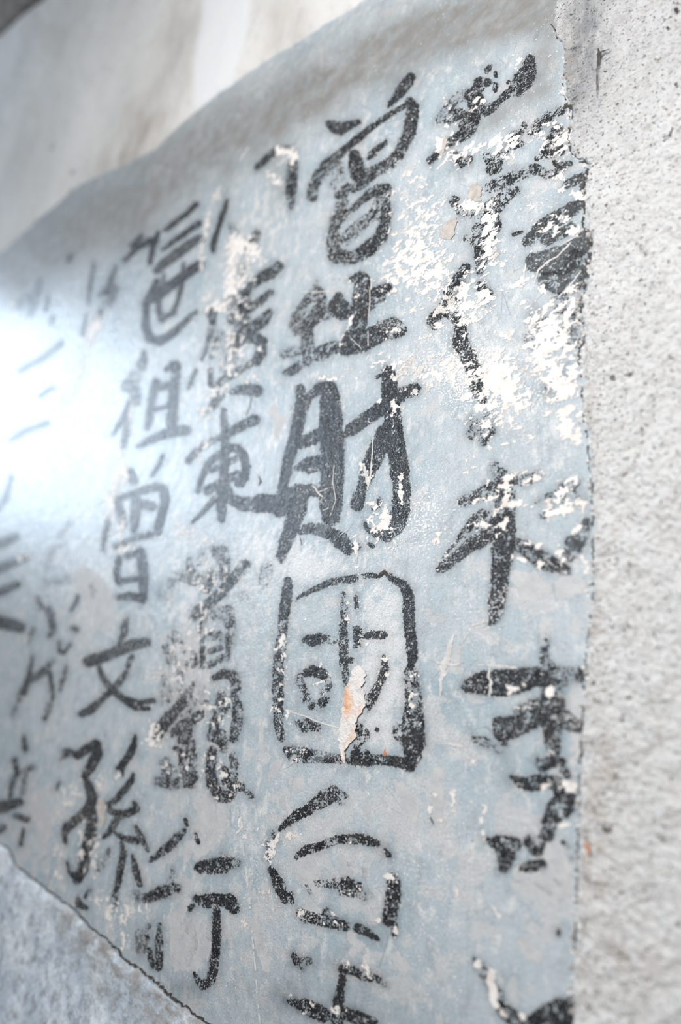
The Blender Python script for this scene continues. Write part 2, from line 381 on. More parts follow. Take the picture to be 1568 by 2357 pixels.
# ------------------------------------------------------------------ the writing
# Every character: label, then one brush stroke per line: "wear fade | x y width, x y width ..."
# (places on the wall as they show in the photograph, turned into wall points by wall_pt).
CHARS = [
("heavily flaked black character at the top beside the rough white render", """
.30 0|1222 138 22,1216 165 36,1205 185 44,1190 205 34
.25 0|1123 161 14,1130 152 6
.2 0|1142 168 8,1142 176 6
.3 0|1142 197 11,1140 206 10
.25 0|1172 190 9
.30 0|1125 189 16,1108 192 28,1098 208 24,1083 220 24,1090 240 22
.30 0|1100 226 26,1108 240 26,1120 252 28,1136 246 16,1150 232 12,1168 216 16
.28 0|1096 252 26,1088 272 34,1078 292 38,1070 308 26,1044 324 20,1018 341 14,990 372 12
.62 0|1076 212 18,1052 228 20,1030 250 20,1013 276 18
.40 0|1062 262 22,1046 272 14
.55 0|1046 262 20,1032 280 18
.35 0|1050 358 14,1062 375 22,1080 367 16
.45 .05|1297 250 14,1272 264 22,1244 285 24,1224 302 20
.35 0|1207 288 14,1210 292 10
.45 0|1198 303 16,1184 314 20,1174 330 14
.50 .1|1196 330 16,1180 336 16
.45 0|1164 346 12,1152 360 18,1138 382 34,1128 392 18
.55 .15|1121 360 18,1126 372 16
.42 0|1284 298 24,1270 320 22,1264 348 36,1252 356 22
.40 0|1236 364 12
.35 0|1288 332 14,1292 350 16
.35 0|1312 376 10,1288 382 14,1276 374 8
.52 .1|1300 388 12,1258 404 14,1232 388 24,1204 398 24,1170 414 26,1130 432 26
"""),
("broken black strokes with cream flakes below the topmost flaked character", """
.48 .1|1190 438 16,1164 452 28,1142 472 36,1132 486 26
.42 .1|1047 464 24,1050 474 18
.66 0|1062 486 20,1086 492 22,1104 486 22,1128 478 26
.50 0|1112 510 24,1106 530 32,1100 551 38,1118 565 36
.45 0|1140 500 16,1146 520 16,1134 540 20
.45 0|1075 548 14
.40 .1|1112 572 36,1107 592 30,1104 622 18
.40 0|1074 618 22,1058 636 20,1044 658 22,1030 676 16
.52 0|1056 650 30,1040 686 36,1026 706 26
.30 0|1022 712 20,1000 730 24,994 738 22,1000 752 14
.45 0|1022 722 14,1044 728 22,1060 744 24
.24 .05|1062 748 24,1060 770 30,1060 790 32,1074 812 34,1086 840 34,1094 869 34,1103 897 34,1110 920 22
.45 0|1110 660 24,1122 676 24
.55 .1|1123 702 10
.62 0|1086 967 16,1104 975 14,1128 963 22
.55 0|1127 990 26,1118 1002 18
.50 0|1083 1000 20
.52 0|1114 1016 20
.70 .1|1096 984 26,1112 990 30
"""),
("blue-black washed strokes scratched over at the rough render edge", """
.30 .26|1352 404 14,1330 412 20,1304 426 18
.35 .26|1342 426 12,1340 446 16
.26 .26|1350 462 14,1320 478 28,1290 500 32,1262 514 34,1240 530 30,1214 557 22
.24 .26|1316 520 16,1296 536 22,1256 554 24
.30 0|1200 534 6,1184 540 8
.24 .38|1352 548 40,1322 575 46,1297 598 66,1262 604 60,1232 604 44
.26 .38|1332 604 62,1322 644 62,1286 650 54,1256 646 36
.52 .38|1332 684 50,1316 700 54,1290 694 40
.58 .40|1322 738 52,1296 744 50,1262 738 46
.74 .26|1240 742 56,1230 780 50
.52 .38|1322 780 44,1306 790 30
.70 .2|1262 770 60
.80 .2|1300 862 50,1270 900 44
.72 .2|1284 880 26,1262 884 28
"""),
("weathered black character with crossed strokes and long tail beside the render edge", """
.55 0|1142 1076 22,1146 1090 26
.46 0|1154 1098 40,1162 1138 48,1165 1175 44
.26 .03|1164 1190 40,1164 1220 48,1157 1264 50,1154 1293 42,1151 1335 38
.34 .03|1150 1340 38,1143 1391 36,1140 1420 26,1130 1434 8
.52 0|1064 1155 22,1100 1141 28,1140 1121 32
.58 0|1180 1112 26,1212 1104 22,1241 1093 18
.28 0|1112 1180 16,1096 1192 20,1080 1212 18,1062 1236 14
.45 .1|1092 1200 8,1050 1250 7,1018 1284 3
.62 0|1098 1222 22,1076 1248 14
.30 .03|1122 1240 26,1080 1258 28,1050 1284 22,1022 1304 24,1010 1312 12
.50 0|1128 1200 44,1130 1222 44
.36 .03|1180 1248 26,1212 1264 32,1241 1284 38,1269 1300 36
.32 .20|1280 1300 32,1302 1312 22
.62 .1|1238 1155 10,1269 1147 26,1297 1138 34,1333 1146 34
.58 .12|1290 1124 16,1328 1112 18
.42 .1|1266 1178 16,1250 1190 10
.32 .36|1350 1198 14,1340 1231 30,1322 1253 44,1312 1275 36
"""),
("thick short-barred black character below the crossed one, beside the render edge", """
.32 0|1067 1581 10,1084 1579 36,1104 1573 48
.22 0|1110 1572 52,1134 1572 60,1170 1572 58,1210 1563 52,1238 1558 44
.52 .05|1240 1558 46,1280 1556 42,1309 1558 40,1338 1552 34
.50 0|1256 1480 20,1252 1500 16,1256 1522 24,1270 1540 24
.40 0|1268 1570 44,1270 1600 48,1268 1650 50
.28 .05|1270 1646 48,1272 1690 40,1274 1726 32
.45 0|1282 1618 42,1240 1624 36,1204 1642 40
.24 0|1230 1654 46,1206 1664 46,1174 1675 50,1156 1685 40
.22 .12|1150 1664 30,1152 1690 26,1160 1710 12
.36 .18|1300 1656 44,1326 1672 30
.66 0|1092 1702 12,1114 1706 20,1136 1720 16,1150 1728 10
.30 .05|1238 1750 14,1250 1764 26,1272 1752 26,1294 1754 18
.30 .0|1178 1786 7,1200 1802 24,1224 1804 36,1252 1798 34
.40 .1|1300 1772 18,1308 1786 16
.32 .05|1276 1800 30,1294 1816 40,1304 1838 48,1284 1862 50,1264 1895 34,1262 1923 28
.36 0|1318 1862 14,1302 1876 14
.32 0|1123 1934 16,1150 1940 34,1184 1944 32
.26 0|1152 1950 22,1168 1970 40,1162 1996 24
.36 0|1222 1938 34,1236 1956 30,1250 1930 20
.32 0|1200 1999 12,1226 1994 28,1248 1990 24
.40 .1|1296 1938 8,1308 1950 8
.40 .1|1314 1974 9
"""),
("cream-flaked black character cut off at the bottom beside the render edge", """
.60 0|1090 2204 10,1104 2222 18,1120 2250 22,1136 2274 26
.40 0|1146 2284 18,1154 2300 14
.28 0|1150 2312 22,1166 2330 34,1190 2348 34,1200 2380 30
.20 0|1226 2352 30,1256 2336 44,1290 2326 56,1316 2318 40
.20 0|1240 2380 60,1300 2364 70
.25 .1|1286 2140 6,1287 2150 10
"""),
("first clear black character of the second column, slanted roof over a small box", """
.14 0|946 178 20,936 193 24,922 212 24,908 230 15,895 246 4
.20 0|758 285 14,768 292 24,784 297 28,803 289 19,828 280 9
.14 .05|940 240 9,900 262 11,860 291 11,822 321 17,800 340 14,780 358 17
.40 0|776 362 18,756 380 28,742 396 30,728 418 22
.34 .05|732 404 20,722 430 22,719 450 24,722 456 16
.15 0|944 236 20,952 246 26,949 268 27,943 304 27,930 330 25,919 355 22
.30 0|920 352 22,898 377 24,858 399 26,834 420 26,816 436 16
.18 0|816 358 24,820 380 33,822 402 30,838 396 18
.20 0|888 328 9,872 341 14,856 358 15,849 366 6
.58 0|778 384 26,778 406 26,768 430 16
.30 0|804 428 14,792 443 24,778 452 14
.45 .05|796 466 12,784 475 18,776 486 12
.24 .03|890 434 22,872 437 24,850 448 18,826 468 13,812 483 12
.50 .08|892 446 20,880 470 36,868 490 34
.30 .05|890 468 20,890 505 24,878 545 28,848 574 34,812 594 26,796 604 10
.32 .05|796 490 20,776 506 26,770 532 22,766 562 24,774 588 34,800 592 26
.50 .1|858 496 24,830 520 26,794 552 26
"""),
("smudgy black character with a looped left half in the second column", """
.50 .1|729 648 4,726 662 10
.32 .05|736 672 20,741 686 22,732 710 22,720 732 24,705 754 30
.34 .05|722 674 16,710 688 18,695 708 22,680 738 22,674 752 14
.42 .1|684 742 20,682 764 18,700 752 24
.40 .05|706 760 28,708 780 28,710 812 30,708 832 18
.36 .1|716 742 20,742 724 24,760 716 30
.28 .03|780 684 22,776 706 40,790 714 44,804 720 26
.24 .06|808 642 7,832 642 32,836 662 40,833 690 40,829 715 42
.22 .05|829 712 40,826 742 36,814 772 38,798 800 36
.26 .02|852 674 16,872 671 22,892 664 22
.30 .20|858 690 20,880 686 16
.30 .10|854 698 22,842 712 20
.24 .06|790 808 18,818 796 36,848 780 46,874 766 42
.40 0|880 762 42,904 756 48,922 760 28
.58 .05|656 814 22,672 812 22,690 810 18
.36 .03|716 818 26,740 814 34,764 802 30,772 796 22
.40 0|690 840 18,676 852 20,658 858 14
"""),
("bold black two-part character with long sweeping legs, sharpest in the second column", """
.10 .06|691 896 20,694 922 24,688 970 26,677 1016 26,662 1066 24,652 1116 22,648 1134 20
.12 .06|702 938 16,712 912 18,734 892 20
.08 .05|726 904 18,744 888 20,760 894 32,760 922 46,762 965 50,764 1015 52,765 1065 52,764 1115 53,762 1160 52,762 1188 42
.10 .08|694 1020 26,717 1010 28,738 999 28
.12 .08|682 1077 10,694 1074 22,712 1070 36,734 1065 34
.12 .10|600 1155 34,625 1160 40
.10 .08|620 1160 38,642 1162 52,662 1156 52,688 1138 46,712 1127 26,732 1134 20
.14 .10|686 1166 42,673 1210 34,658 1246 30,648 1278 22,648 1292 6
.14 .12|692 1224 14,704 1219 20,716 1216 22
.18 .48|716 1217 22,740 1220 26,758 1228 28
.20 .20|764 1230 28,784 1244 38,802 1262 28
.40 .08|806 1264 22,826 1258 14
.08 .03|882 852 6,895 858 30,896 890 36,900 916 40,900 944 38
.08 .03|868 868 7,876 864 6
.36 .05|902 940 36,906 976 38
.14 .08|905 975 38,911 1016 40,916 1054 42,922 1092 42
.22 .10|922 1090 40,926 1136 38,922 1176 40
.18 .20|922 1176 40,912 1210 38,895 1234 22
.36 .05|892 1234 22,870 1230 18,850 1220 10
.10 .04|792 1001 10,808 990 26,838 967 28,870 946 30,900 924 32
.26 .03|900 924 30,930 906 28,956 896 26
.08 .10|888 978 12,882 998 30,872 1030 40,856 1066 38
.32 .10|856 1066 36,842 1104 30
.12 .06|836 1112 20,828 1140 26,822 1160 30
.30 .1|842 1206 8,842 1216 6
.30 .1|850 1252 7,858 1258 9
.40 .15|874 1150 10,872 1166 6,858 1172 5
"""),
("large black box-framed character holding an orange gouge in the second column", """
.12 .04|664 1338 18,660 1374 24,654 1417 22
.45 .02|654 1414 22,651 1450 20,646 1490 22
.34 .03|642 1512 22,641 1537 22,639 1587 24,640 1637 23
.34 .03|640 1636 20,641 1670 20,648 1700 14
.16 .08|682 1381 2,700 1367 7,730 1354 11,752 1344 12
.30 .12|762 1340 14,792 1335 15,816 1332 16
.55 .1|816 1331 12,850 1326 12
.30 .1|846 1324 9,872 1326 8,886 1318 8
.16 .10|886 1318 8,906 1334 14,930 1346 18,940 1370 24,942 1405 26,943 1450 24,948 1482 24,950 1515 22,946 1536 10
.52 .03|946 1545 30,952 1587 36,952 1630 40
.42 .05|952 1630 42,950 1675 54,954 1710 50
.30 .06|952 1708 44,950 1740 38,944 1758 32
.38 .03|658 1726 12,674 1735 32,702 1739 34
.30 .55|716 1740 32,748 1742 24,782 1746 16
.40 .05|752 1750 12,782 1752 12
.22 .03|802 1752 12,820 1750 24,842 1746 34
.38 .12|844 1750 28,872 1748 20,898 1750 20
.20 .08|896 1750 22,914 1753 24,944 1757 26
.45 .10|791 1366 8,792 1400 14,791 1432 16
.34 .05|791 1430 17,791 1487 20,791 1526 18
.36 .26|792 1530 16,796 1562 14,795 1576 8
.20 .05|702 1474 12,718 1474 26,740 1470 22
.55 .2|744 1468 22,768 1474 16
.28 .08|822 1450 20,822 1474 15
.22 .12|834 1465 9,856 1461 18,882 1462 18
.50 .2|812 1488 6,828 1486 8
.25 .08|819 1376 9,821 1398 8
.30 .3|808 1520 14
.18 .03|702 1550 14,720 1544 24,742 1551 24
.45 .40|752 1560 16,756 1580 16
.50 .05|752 1590 16,746 1612 20,732 1628 18
.52 .05|716 1622 20,700 1600 20,691 1572 18,690 1556 10
.38 .03|688 1665 14,704 1670 32,728 1674 18
.34 .05|883 1510 6,886 1536 18,878 1566 16
.28 .03|872 1574 14,858 1602 24,848 1626 16,846 1638 6
.42 .05|828 1676 18,838 1692 26,826 1712 12
.24 .05|820 1724 18,816 1744 18
.58 .1|916 1680 24,924 1700 26
.40 .2|868 1680 9
"""),
("black character with a long dot over an open box, under the box-framed one", """
.16 .10|642 1911 6,668 1888 19,692 1872 22
.20 .03|688 1874 22,712 1862 24
.38 .06|712 1860 26,742 1842 32,764 1826 34
.58 .06|764 1828 34,784 1836 32
.22 .12|684 1972 12,706 1955 19,732 1950 18
.36 .05|738 1948 14,776 1932 18,806 1932 20,838 1933 24,868 1943 15
.20 .15|888 1956 7,896 1970 11
.50 .1|627 1916 7,632 1936 6
.50 .4|616 1940 5,620 1980 6
.22 .08|624 2000 12,638 2026 22,648 2052 22,656 2072 14
.20 .08|668 2060 12,673 2078 6
.40 .06|906 2024 28,908 2055 32
.26 .06|906 2055 32,902 2090 34,896 2118 28
.28 .15|908 2132 14,908 2150 10
.46 .08|730 2032 12,760 2034 20,800 2032 26,824 2042 22
.50 .08|790 2052 18,830 2056 22,838 2068 10
.40 .3|706 2038 5,714 2056 4
.38 .12|690 2100 18,702 2110 26,728 2116 22
.36 .06|728 2116 24,760 2120 28,796 2132 20
.24 .05|824 2136 20,848 2148 16,870 2162 8
.50 .1|750 2100 20
"""),
("broad-barred black character cut off at the bottom under the open box one", """
.30 .05|675 2196 7,684 2214 18,694 2226 10
.52 .05|690 2214 14,708 2212 20
.34 .06|788 2230 18,816 2234 20
.46 .08|816 2234 20,842 2246 24,872 2254 16,888 2268 5
.30 .08|790 2238 12,786 2275 17,780 2305 24
.28 .05|780 2304 24,778 2330 26,776 2400 28
.30 .03|666 2306 10,700 2315 30,726 2327 34,744 2336 34
.30 .03|796 2334 26,826 2342 30,858 2350 20
"""),
("hook-shaped black stroke at the top of the third column", """
.24 .08|590 386 10,600 378 15,622 358 15,640 345 13
.50 .3|644 342 12,664 342 11,678 356 10
.34 .05|675 378 20,672 409 24,670 440 25
.42 .08|670 442 24,671 464 14,671 480 5
"""),
("flaked-away dark scraps under the hook-shaped stroke", """
.55 .15|532 520 12,540 536 16
.22 .05|576 556 8,566 574 10
.40 .25|592 536 16,582 560 18
.20 .0|558 614 10
.20 .05|556 628 5,553 636 4
.25 .05|468 544 5,466 556 6
"""),
("dense flaked black character with stacked bars at mid third column", """
.36 .05|642 613 22,620 630 28,600 646 16
.32 .05|606 636 24,584 654 16,568 670 18
.50 .05|552 684 30,528 700 24
.26 .06|624 672 12,592 698 18,564 716 24
.38 .06|560 718 26,538 734 26
.34 .05|620 718 16,608 736 26,592 748 28
.26 .06|592 748 28,566 762 28,546 778 20
.40 .05|566 686 18,562 740 26,550 766 24
.34 .08|488 718 24,490 738 16
.46 .08|490 744 16,482 775 12,474 803 9,464 828 5
.40 .15|452 852 7,444 868 10,434 894 5
.60 .08|508 768 16,494 800 14,486 822 12
.62 .08|526 790 34,532 818 34,522 846 30
.18 .08|542 800 14,560 780 22,584 775 24,602 788 26,602 810 24,592 830 20,576 838 10
.36 .12|572 842 12,548 854 16,518 872 18,494 890 13
.28 .15|485 852 9,484 884 12
.16 .06|530 904 8,550 898 20,572 896 25,592 899 26
.24 .25|508 910 17,488 935 18
.40 .25|486 938 14,468 954 10
"""),
("grey-black character with a curved right tail joining the bold leg stroke", """
.12 .22|515 944 12,517 980 16,519 1030 18,516 1080 19
.14 .16|516 1080 19,512 1130 20,510 1168 22,510 1196 14
.22 .25|434 1060 15,452 1040 16
.40 .30|460 1034 12,486 1016 15,505 1008 15
.16 .18|515 1003 18,555 982 21
.28 .10|552 982 22,588 966 22
.16 .24|456 1132 10,463 1104 14,478 1070 15,505 1046 17,534 1031 18
.12 .20|530 1032 17,548 1032 18,562 1050 20,566 1074 18
.14 .14|566 1074 18,562 1100 20,552 1112 22
.28 .28|488 1084 12,515 1070 14,544 1054 13
.24 .18|478 1130 20,508 1112 19,546 1092 18
.20 .14|522 1122 18,530 1148 22,558 1160 30
.20 .10|556 1160 30,595 1162 34,620 1160 36
.28 .10|505 1137 11,480 1165 12,460 1187 9,442 1203 6
"""),
("faint scuffed character with a slanting stroke over a small box", """
.34 .48|436 1290 12,438 1312 18,426 1330 24
.52 .40|412 1328 26,398 1336 22
.46 .50|446 1330 40,470 1332 24
.76 .15|386 1350 34,376 1372 24
.70 .2|470 1280 16,456 1296 14
.70 .3|616 1310 26,606 1338 20
.80 .2|560 1372 20
.48 .08|508 1270 34,518 1300 28
.34 .08|518 1298 24,515 1330 22
.60 .1|490 1262 16,496 1280 12
.34 .05|562 1300 24,546 1322 22,524 1348 22
.24 .06|526 1346 22,502 1370 24,484 1388 24
.38 .06|486 1386 22,456 1408 26,444 1424 12
.40 .1|488 1324 20,474 1358 18
.56 .05|466 1414 22,463 1452 16
.45 .25|467 1460 10,466 1498 11
.26 .08|466 1500 12,466 1534 12
.48 .06|494 1414 24,524 1408 26,532 1442 20
.50 .12|531 1440 22,525 1474 22,503 1462 18
.50 .15|504 1462 20,486 1464 18
.30 .35|526 1478 12,523 1516 9
.36 .30|482 1500 12,508 1490 14
.36 .30|482 1532 14,512 1514 14
.62 .08|402 1462 22,386 1494 28,396 1524 24
.64 .1|420 1478 12,424 1500 10
.58 .08|424 1530 20,416 1546 14
.44 .05|448 1504 12,446 1528 18
"""),
("tall worn black character of two upright halves, low in the third column", """
.44 .03|446 1576 12,432 1598 18,416 1620 20
.24 .02|418 1618 20,394 1648 25,372 1674 27,362 1696 18
.66 .1|378 1560 14,384 1590 22,380 1612 18
.60 .1|418 1556 10,414 1584 14,416 1604 16
.60 .1|440 1614 26,424 1640 26
.55 0|474 1622 20,462 1640 16
.42 .02|458 1646 22,440 1660 22,418 1674 28,398 1688 18
.42 .02|430 1680 26,424 1704 26,420 1728 24
.40 .05|404 1724 12,416 1730 14
.38 .05|424 1732 24,428 1762 32,438 1788 36
.45 .05|440 1708 16,446 1740 16,444 1764 14
.55 .05|380 1756 24,390 1780 34
.48 .03|366 1798 18,390 1804 24,420 1800 26,440 1804 20
.28 .05|494 1560 12,514 1552 20,534 1554 20
.42 .12|538 1556 24,544 1582 20,540 1606 20
.42 .12|546 1622 20,546 1662 24,538 1698 20
.48 .03|510 1600 16,512 1626 34,500 1650 22
.32 .04|494 1660 20,490 1696 24,510 1702 26
.45 .02|508 1690 22,514 1722 18
.32 .08|488 1728 20,485 1769 22,488 1804 24
.36 .03|490 1806 24,506 1830 28,524 1834 26
.42 .05|526 1832 26,540 1808 24,556 1812 18
.50 0|566 1820 10,578 1832 12
.40 .02|516 1774 18,522 1798 22,538 1786 20
.40 .28|536 1738 16,540 1764 18
"""),
("black character with two short bars over a hooked upright near the grey plaster edge", """
.35 .03|426 1886 7,430 1898 9
.40 .03|424 1912 10,410 1926 16,392 1946 20
.30 .03|396 1942 20,372 1962 16,346 1980 8
.20 .03|451 1918 3,452 1930 8,457 1940 8
.28 .02|462 1996 26,490 1994 34,516 1992 34
.44 .12|516 1988 36,540 1986 24
.26 .03|336 2070 16,352 2062 26,364 2056 24
.42 .05|368 2054 28,388 2050 30,404 2044 24
.66 .1|398 2006 14,392 2036 18
.70 .05|332 2060 8,318 2066 16
.28 .05|452 2068 14,470 2074 26,480 2080 20
.18 .10|474 2068 20,504 2070 24
.20 .05|502 2070 24,528 2076 34,540 2092 22
.25 .0|446 2084 8,438 2092 12
.18 .05|499 2092 14,500 2140 18,497 2190 19
.26 .05|497 2188 19,492 2230 20,486 2256 20
.24 .06|484 2258 20,468 2270 16,454 2254 9,448 2240 6
.34 .18|368 2128 8,367 2165 16
.30 .06|367 2163 17,367 2202 18,366 2228 15
.28 .02|344 2186 8,347 2206 12,352 2224 10
.60 .05|342 2132 10,340 2160 10
.48 .5|324 2150 24,326 2184 26
"""),
("thin black slanting stroke between the third and fourth columns", """
.18 .05|522 462 5,516 484 11,508 508 11
.16 .03|508 508 10,496 544 12,491 566 14,491 578 10
"""),
("dark blurred character of stacked slanting bars over a hooked loop", """
.10 .04|452 470 12,430 492 10,404 511 12,380 530 9
.12 .04|458 514 13,432 532 13,404 553 12,376 575 7
.24 .06|456 550 16,434 564 20,404 587 22
.14 .06|404 587 22,380 606 20,360 622 15
.10 .05|460 610 20,438 624 21,404 650 22
.10 .06|404 650 22,375 669 24,354 686 22
.10 .06|362 646 12,350 676 18,336 700 16
.10 .10|338 700 16,336 720 14,335 750 16,343 777 18
.18 .12|343 777 18,368 787 20,396 769 16
.24 .25|396 769 16,425 742 13,452 718 9
.10 .05|422 606 4,419 650 9,411 690 9,398 721 11
.16 .06|398 721 11,372 734 14,364 708 10,367 686 9
.10 .05|377 630 4,375 656 6
"""),
("small blurred bent stroke left of the stacked-bar character", """
.10 .06|365 536 9,352 566 12,346 604 11
.12 .06|358 552 14,338 558 14,316 568 12
.12 .06|318 568 12,288 600 8
.14 .15|326 544 8,302 566 7
"""),
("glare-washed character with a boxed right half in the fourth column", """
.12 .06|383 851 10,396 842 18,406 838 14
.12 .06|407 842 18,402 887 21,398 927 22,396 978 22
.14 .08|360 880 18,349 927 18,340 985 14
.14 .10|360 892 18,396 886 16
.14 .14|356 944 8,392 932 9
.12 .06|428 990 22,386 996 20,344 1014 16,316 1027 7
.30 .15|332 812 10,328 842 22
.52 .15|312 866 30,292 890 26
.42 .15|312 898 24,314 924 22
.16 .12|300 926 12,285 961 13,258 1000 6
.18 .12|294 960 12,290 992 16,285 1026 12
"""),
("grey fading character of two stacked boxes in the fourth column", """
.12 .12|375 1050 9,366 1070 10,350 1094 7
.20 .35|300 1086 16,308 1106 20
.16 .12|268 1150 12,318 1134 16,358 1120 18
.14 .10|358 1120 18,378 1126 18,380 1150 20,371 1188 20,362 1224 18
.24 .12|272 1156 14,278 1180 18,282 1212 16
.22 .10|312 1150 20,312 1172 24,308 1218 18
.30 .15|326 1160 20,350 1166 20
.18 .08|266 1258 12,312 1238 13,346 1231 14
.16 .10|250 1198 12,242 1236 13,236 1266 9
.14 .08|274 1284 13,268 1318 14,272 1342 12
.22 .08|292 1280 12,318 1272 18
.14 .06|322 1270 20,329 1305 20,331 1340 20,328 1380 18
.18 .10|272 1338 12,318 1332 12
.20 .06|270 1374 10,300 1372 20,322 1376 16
"""),
("black character with a level bar over crossing legs in the fourth column", """
.24 .12|294 1424 3,290 1440 6
.24 .12|287 1436 13,285 1460 17,275 1480 6
.14 .03|205 1522 26,240 1511 24
.20 .08|240 1511 24,276 1496 22
.18 .03|274 1497 24,306 1484 24,338 1478 20
.24 .06|304 1512 12,294 1534 12
.24 .03|290 1550 12,264 1584 16,240 1604 14
.30 .08|240 1604 14,222 1622 14
.26 .04|224 1620 16,206 1636 18,188 1644 13
.22 .03|227 1534 9,236 1560 13,260 1590 16
.18 .03|258 1588 16,284 1608 15,318 1618 12,354 1613 10
.20 .03|288 1616 7,312 1630 10,342 1631 9
"""),
("sharp black character with a long left hook above the grey plaster edge", """
.45 .2|140 1748 6,150 1738 10
.22 .28|152 1732 18,168 1734 16
.10 .03|178 1738 18,200 1724 19,220 1712 18
.16 .05|222 1712 18,224 1734 24,210 1764 22,194 1786 14
.14 .03|194 1784 12,204 1810 18,213 1838 23
.20 .03|213 1836 22,204 1862 22,180 1884 22
.16 .03|182 1882 22,154 1906 21,148 1922 12,152 1944 4
.22 .03|215 1870 20,208 1920 24,198 1962 23
.28 .06|198 1960 23,190 2004 22,178 2024 22
.25 .1|178 2022 16,162 2010 8,152 1982 3
.10 .03|310 1693 5,309 1712 12,302 1730 18,284 1758 15,272 1768 10
.14 .03|284 1760 12,282 1784 5
.20 .03|306 1784 9,300 1800 14,270 1838 13,252 1852 12
.18 .03|250 1852 12,256 1868 12,282 1876 18
.20 .03|282 1876 16,312 1864 17,310 1848 8
.24 .05|272 1880 16,254 1912 14,238 1928 7
.20 .12|264 1916 5,284 1930 14,316 1936 14
.26 .08|312 1902 6,326 1930 13,340 1958 6
.12 .05|279 1934 6,284 1966 14,276 2010 15,268 2048 12
.50 .05|267 2050 13,264 2080 15
.24 .03|305 1968 5,312 2000 16,322 2036 11
.50 .05|250 1958 11,246 1972 10
.56 .08|236 1978 14,230 2000 14
"""),
("dark scraps of ink close above the grey plaster edge", """
.34 .03|180 2070 10,182 2084 14,198 2090 10
.50 .05|206 2050 9,196 2064 8
.60 .05|314 2056 12,322 2070 8
"""),
("ghostly worn character of thin slanting strokes in the fifth column", """
.46 .25|88 1378 10,96 1400 9
.34 .18|112 1404 16,118 1424 14,122 1452 13,113 1464 8
.30 .12|180 1372 7,172 1392 7,164 1406 4
.30 .05|166 1446 8,176 1450 12
.26 .08|136 1478 5,138 1502 7,148 1502 8,162 1484 4
.52 .3|76 1450 11,64 1476 8
.22 .05|75 1512 4,70 1540 9,62 1574 14,54 1594 16
.48 .08|54 1592 14,38 1620 8,30 1648 6
.44 .05|124 1520 8,100 1546 16,76 1562 16
.38 .05|114 1544 8,120 1582 9,122 1604 7
.44 .08|154 1532 5,146 1562 10,138 1588 6
.42 .1|122 1602 5,112 1630 11,102 1656 9
.62 .2|208 1350 12,216 1362 12,206 1376 8
.40 .62|162 1206 8,136 1234 8
.50 .62|148 1250 6,120 1268 8,108 1310 8
.66 .35|108 1338 16,160 1330 14
"""),
("blurred grey bars of a character cut off at the picture's edge", """
.12 .20|-30 1262 20,0 1252 19,36 1236 15
.14 .10|-30 1320 20,0 1308 20,34 1294 18,60 1286 12
.14 .10|-30 1374 20,0 1362 20,40 1345 15
.10 .10|-30 1425 30,0 1432 30,46 1444 24
.30 .4|26 1096 10,14 1146 13,-6 1172 10
"""),
("blurred dark stub of a character above the grey plaster corner", """
.25 .12|55 1694 4,58 1724 14
.30 .08|34 1750 12,40 1776 13,28 1806 11,22 1834 8
.16 .04|-20 1862 26,8 1856 26,44 1846 18
.45 .25|52 1826 10,58 1774 12,74 1766 12
.30 .30|-10 1912 18,6 1906 16
.24 .30|36 1878 14,62 1886 14
.26 .25|54 1908 5,48 1944 8
.50 .1|136 1802 4,132 1816 5
"""),
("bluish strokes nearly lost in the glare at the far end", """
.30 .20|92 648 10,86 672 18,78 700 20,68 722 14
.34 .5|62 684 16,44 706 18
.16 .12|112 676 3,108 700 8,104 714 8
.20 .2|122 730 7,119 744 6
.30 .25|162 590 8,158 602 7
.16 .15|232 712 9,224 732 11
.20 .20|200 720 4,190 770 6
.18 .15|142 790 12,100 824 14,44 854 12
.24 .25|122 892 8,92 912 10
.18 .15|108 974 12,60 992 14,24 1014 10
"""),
("thin dark slashes in the blurred grey smear", """
.16 .06|217 608 3,210 640 6,206 668 6,204 700 3
.16 .10|266 614 5,252 656 11,246 672 12
.20 .12|240 672 8,230 680 7
.40 .30|262 664 18,250 694 22
"""),
]

CHAR_DATA = []
for _lab, _txt in CHARS:
    _st = []
    for _ln in _txt.strip().splitlines():
        _p, _q = _ln.split('|')
        _w, _f = (float(v) for v in _p.split())
        _st.append((_w, _f, [tuple(float(v) for v in s.split()) for s in _q.split(',')]))
    CHAR_DATA.append((_lab, _st))

# ------------------------------------------------------------------ the wall surfaces
ROLL = [(330, 408, 0), (380, 376, 0), (430, 330, 0), (510, 268, 0), (610, 196, 0), (710, 134, 0), (800, 78, 0), (880, 24, 0), (1000, -60, 0), (1150, -170, 0)]
def wall_height(X, Y):
    """relief of the old wall in metres: gentle waves and the rounded ridge under the upper plaster"""
    P = wall_pt(X, Y)
    h = 0.0012 * (fbm(P[..., 0] * 7, P[..., 2] * 7, 3, 1) - 0.5)
    d, t = seg_dist(X, Y, ROLL)
    return h + 0.005 * np.exp(-(d / 22.0) ** 2) * np.clip((X - 320) / 90, 0, 1)

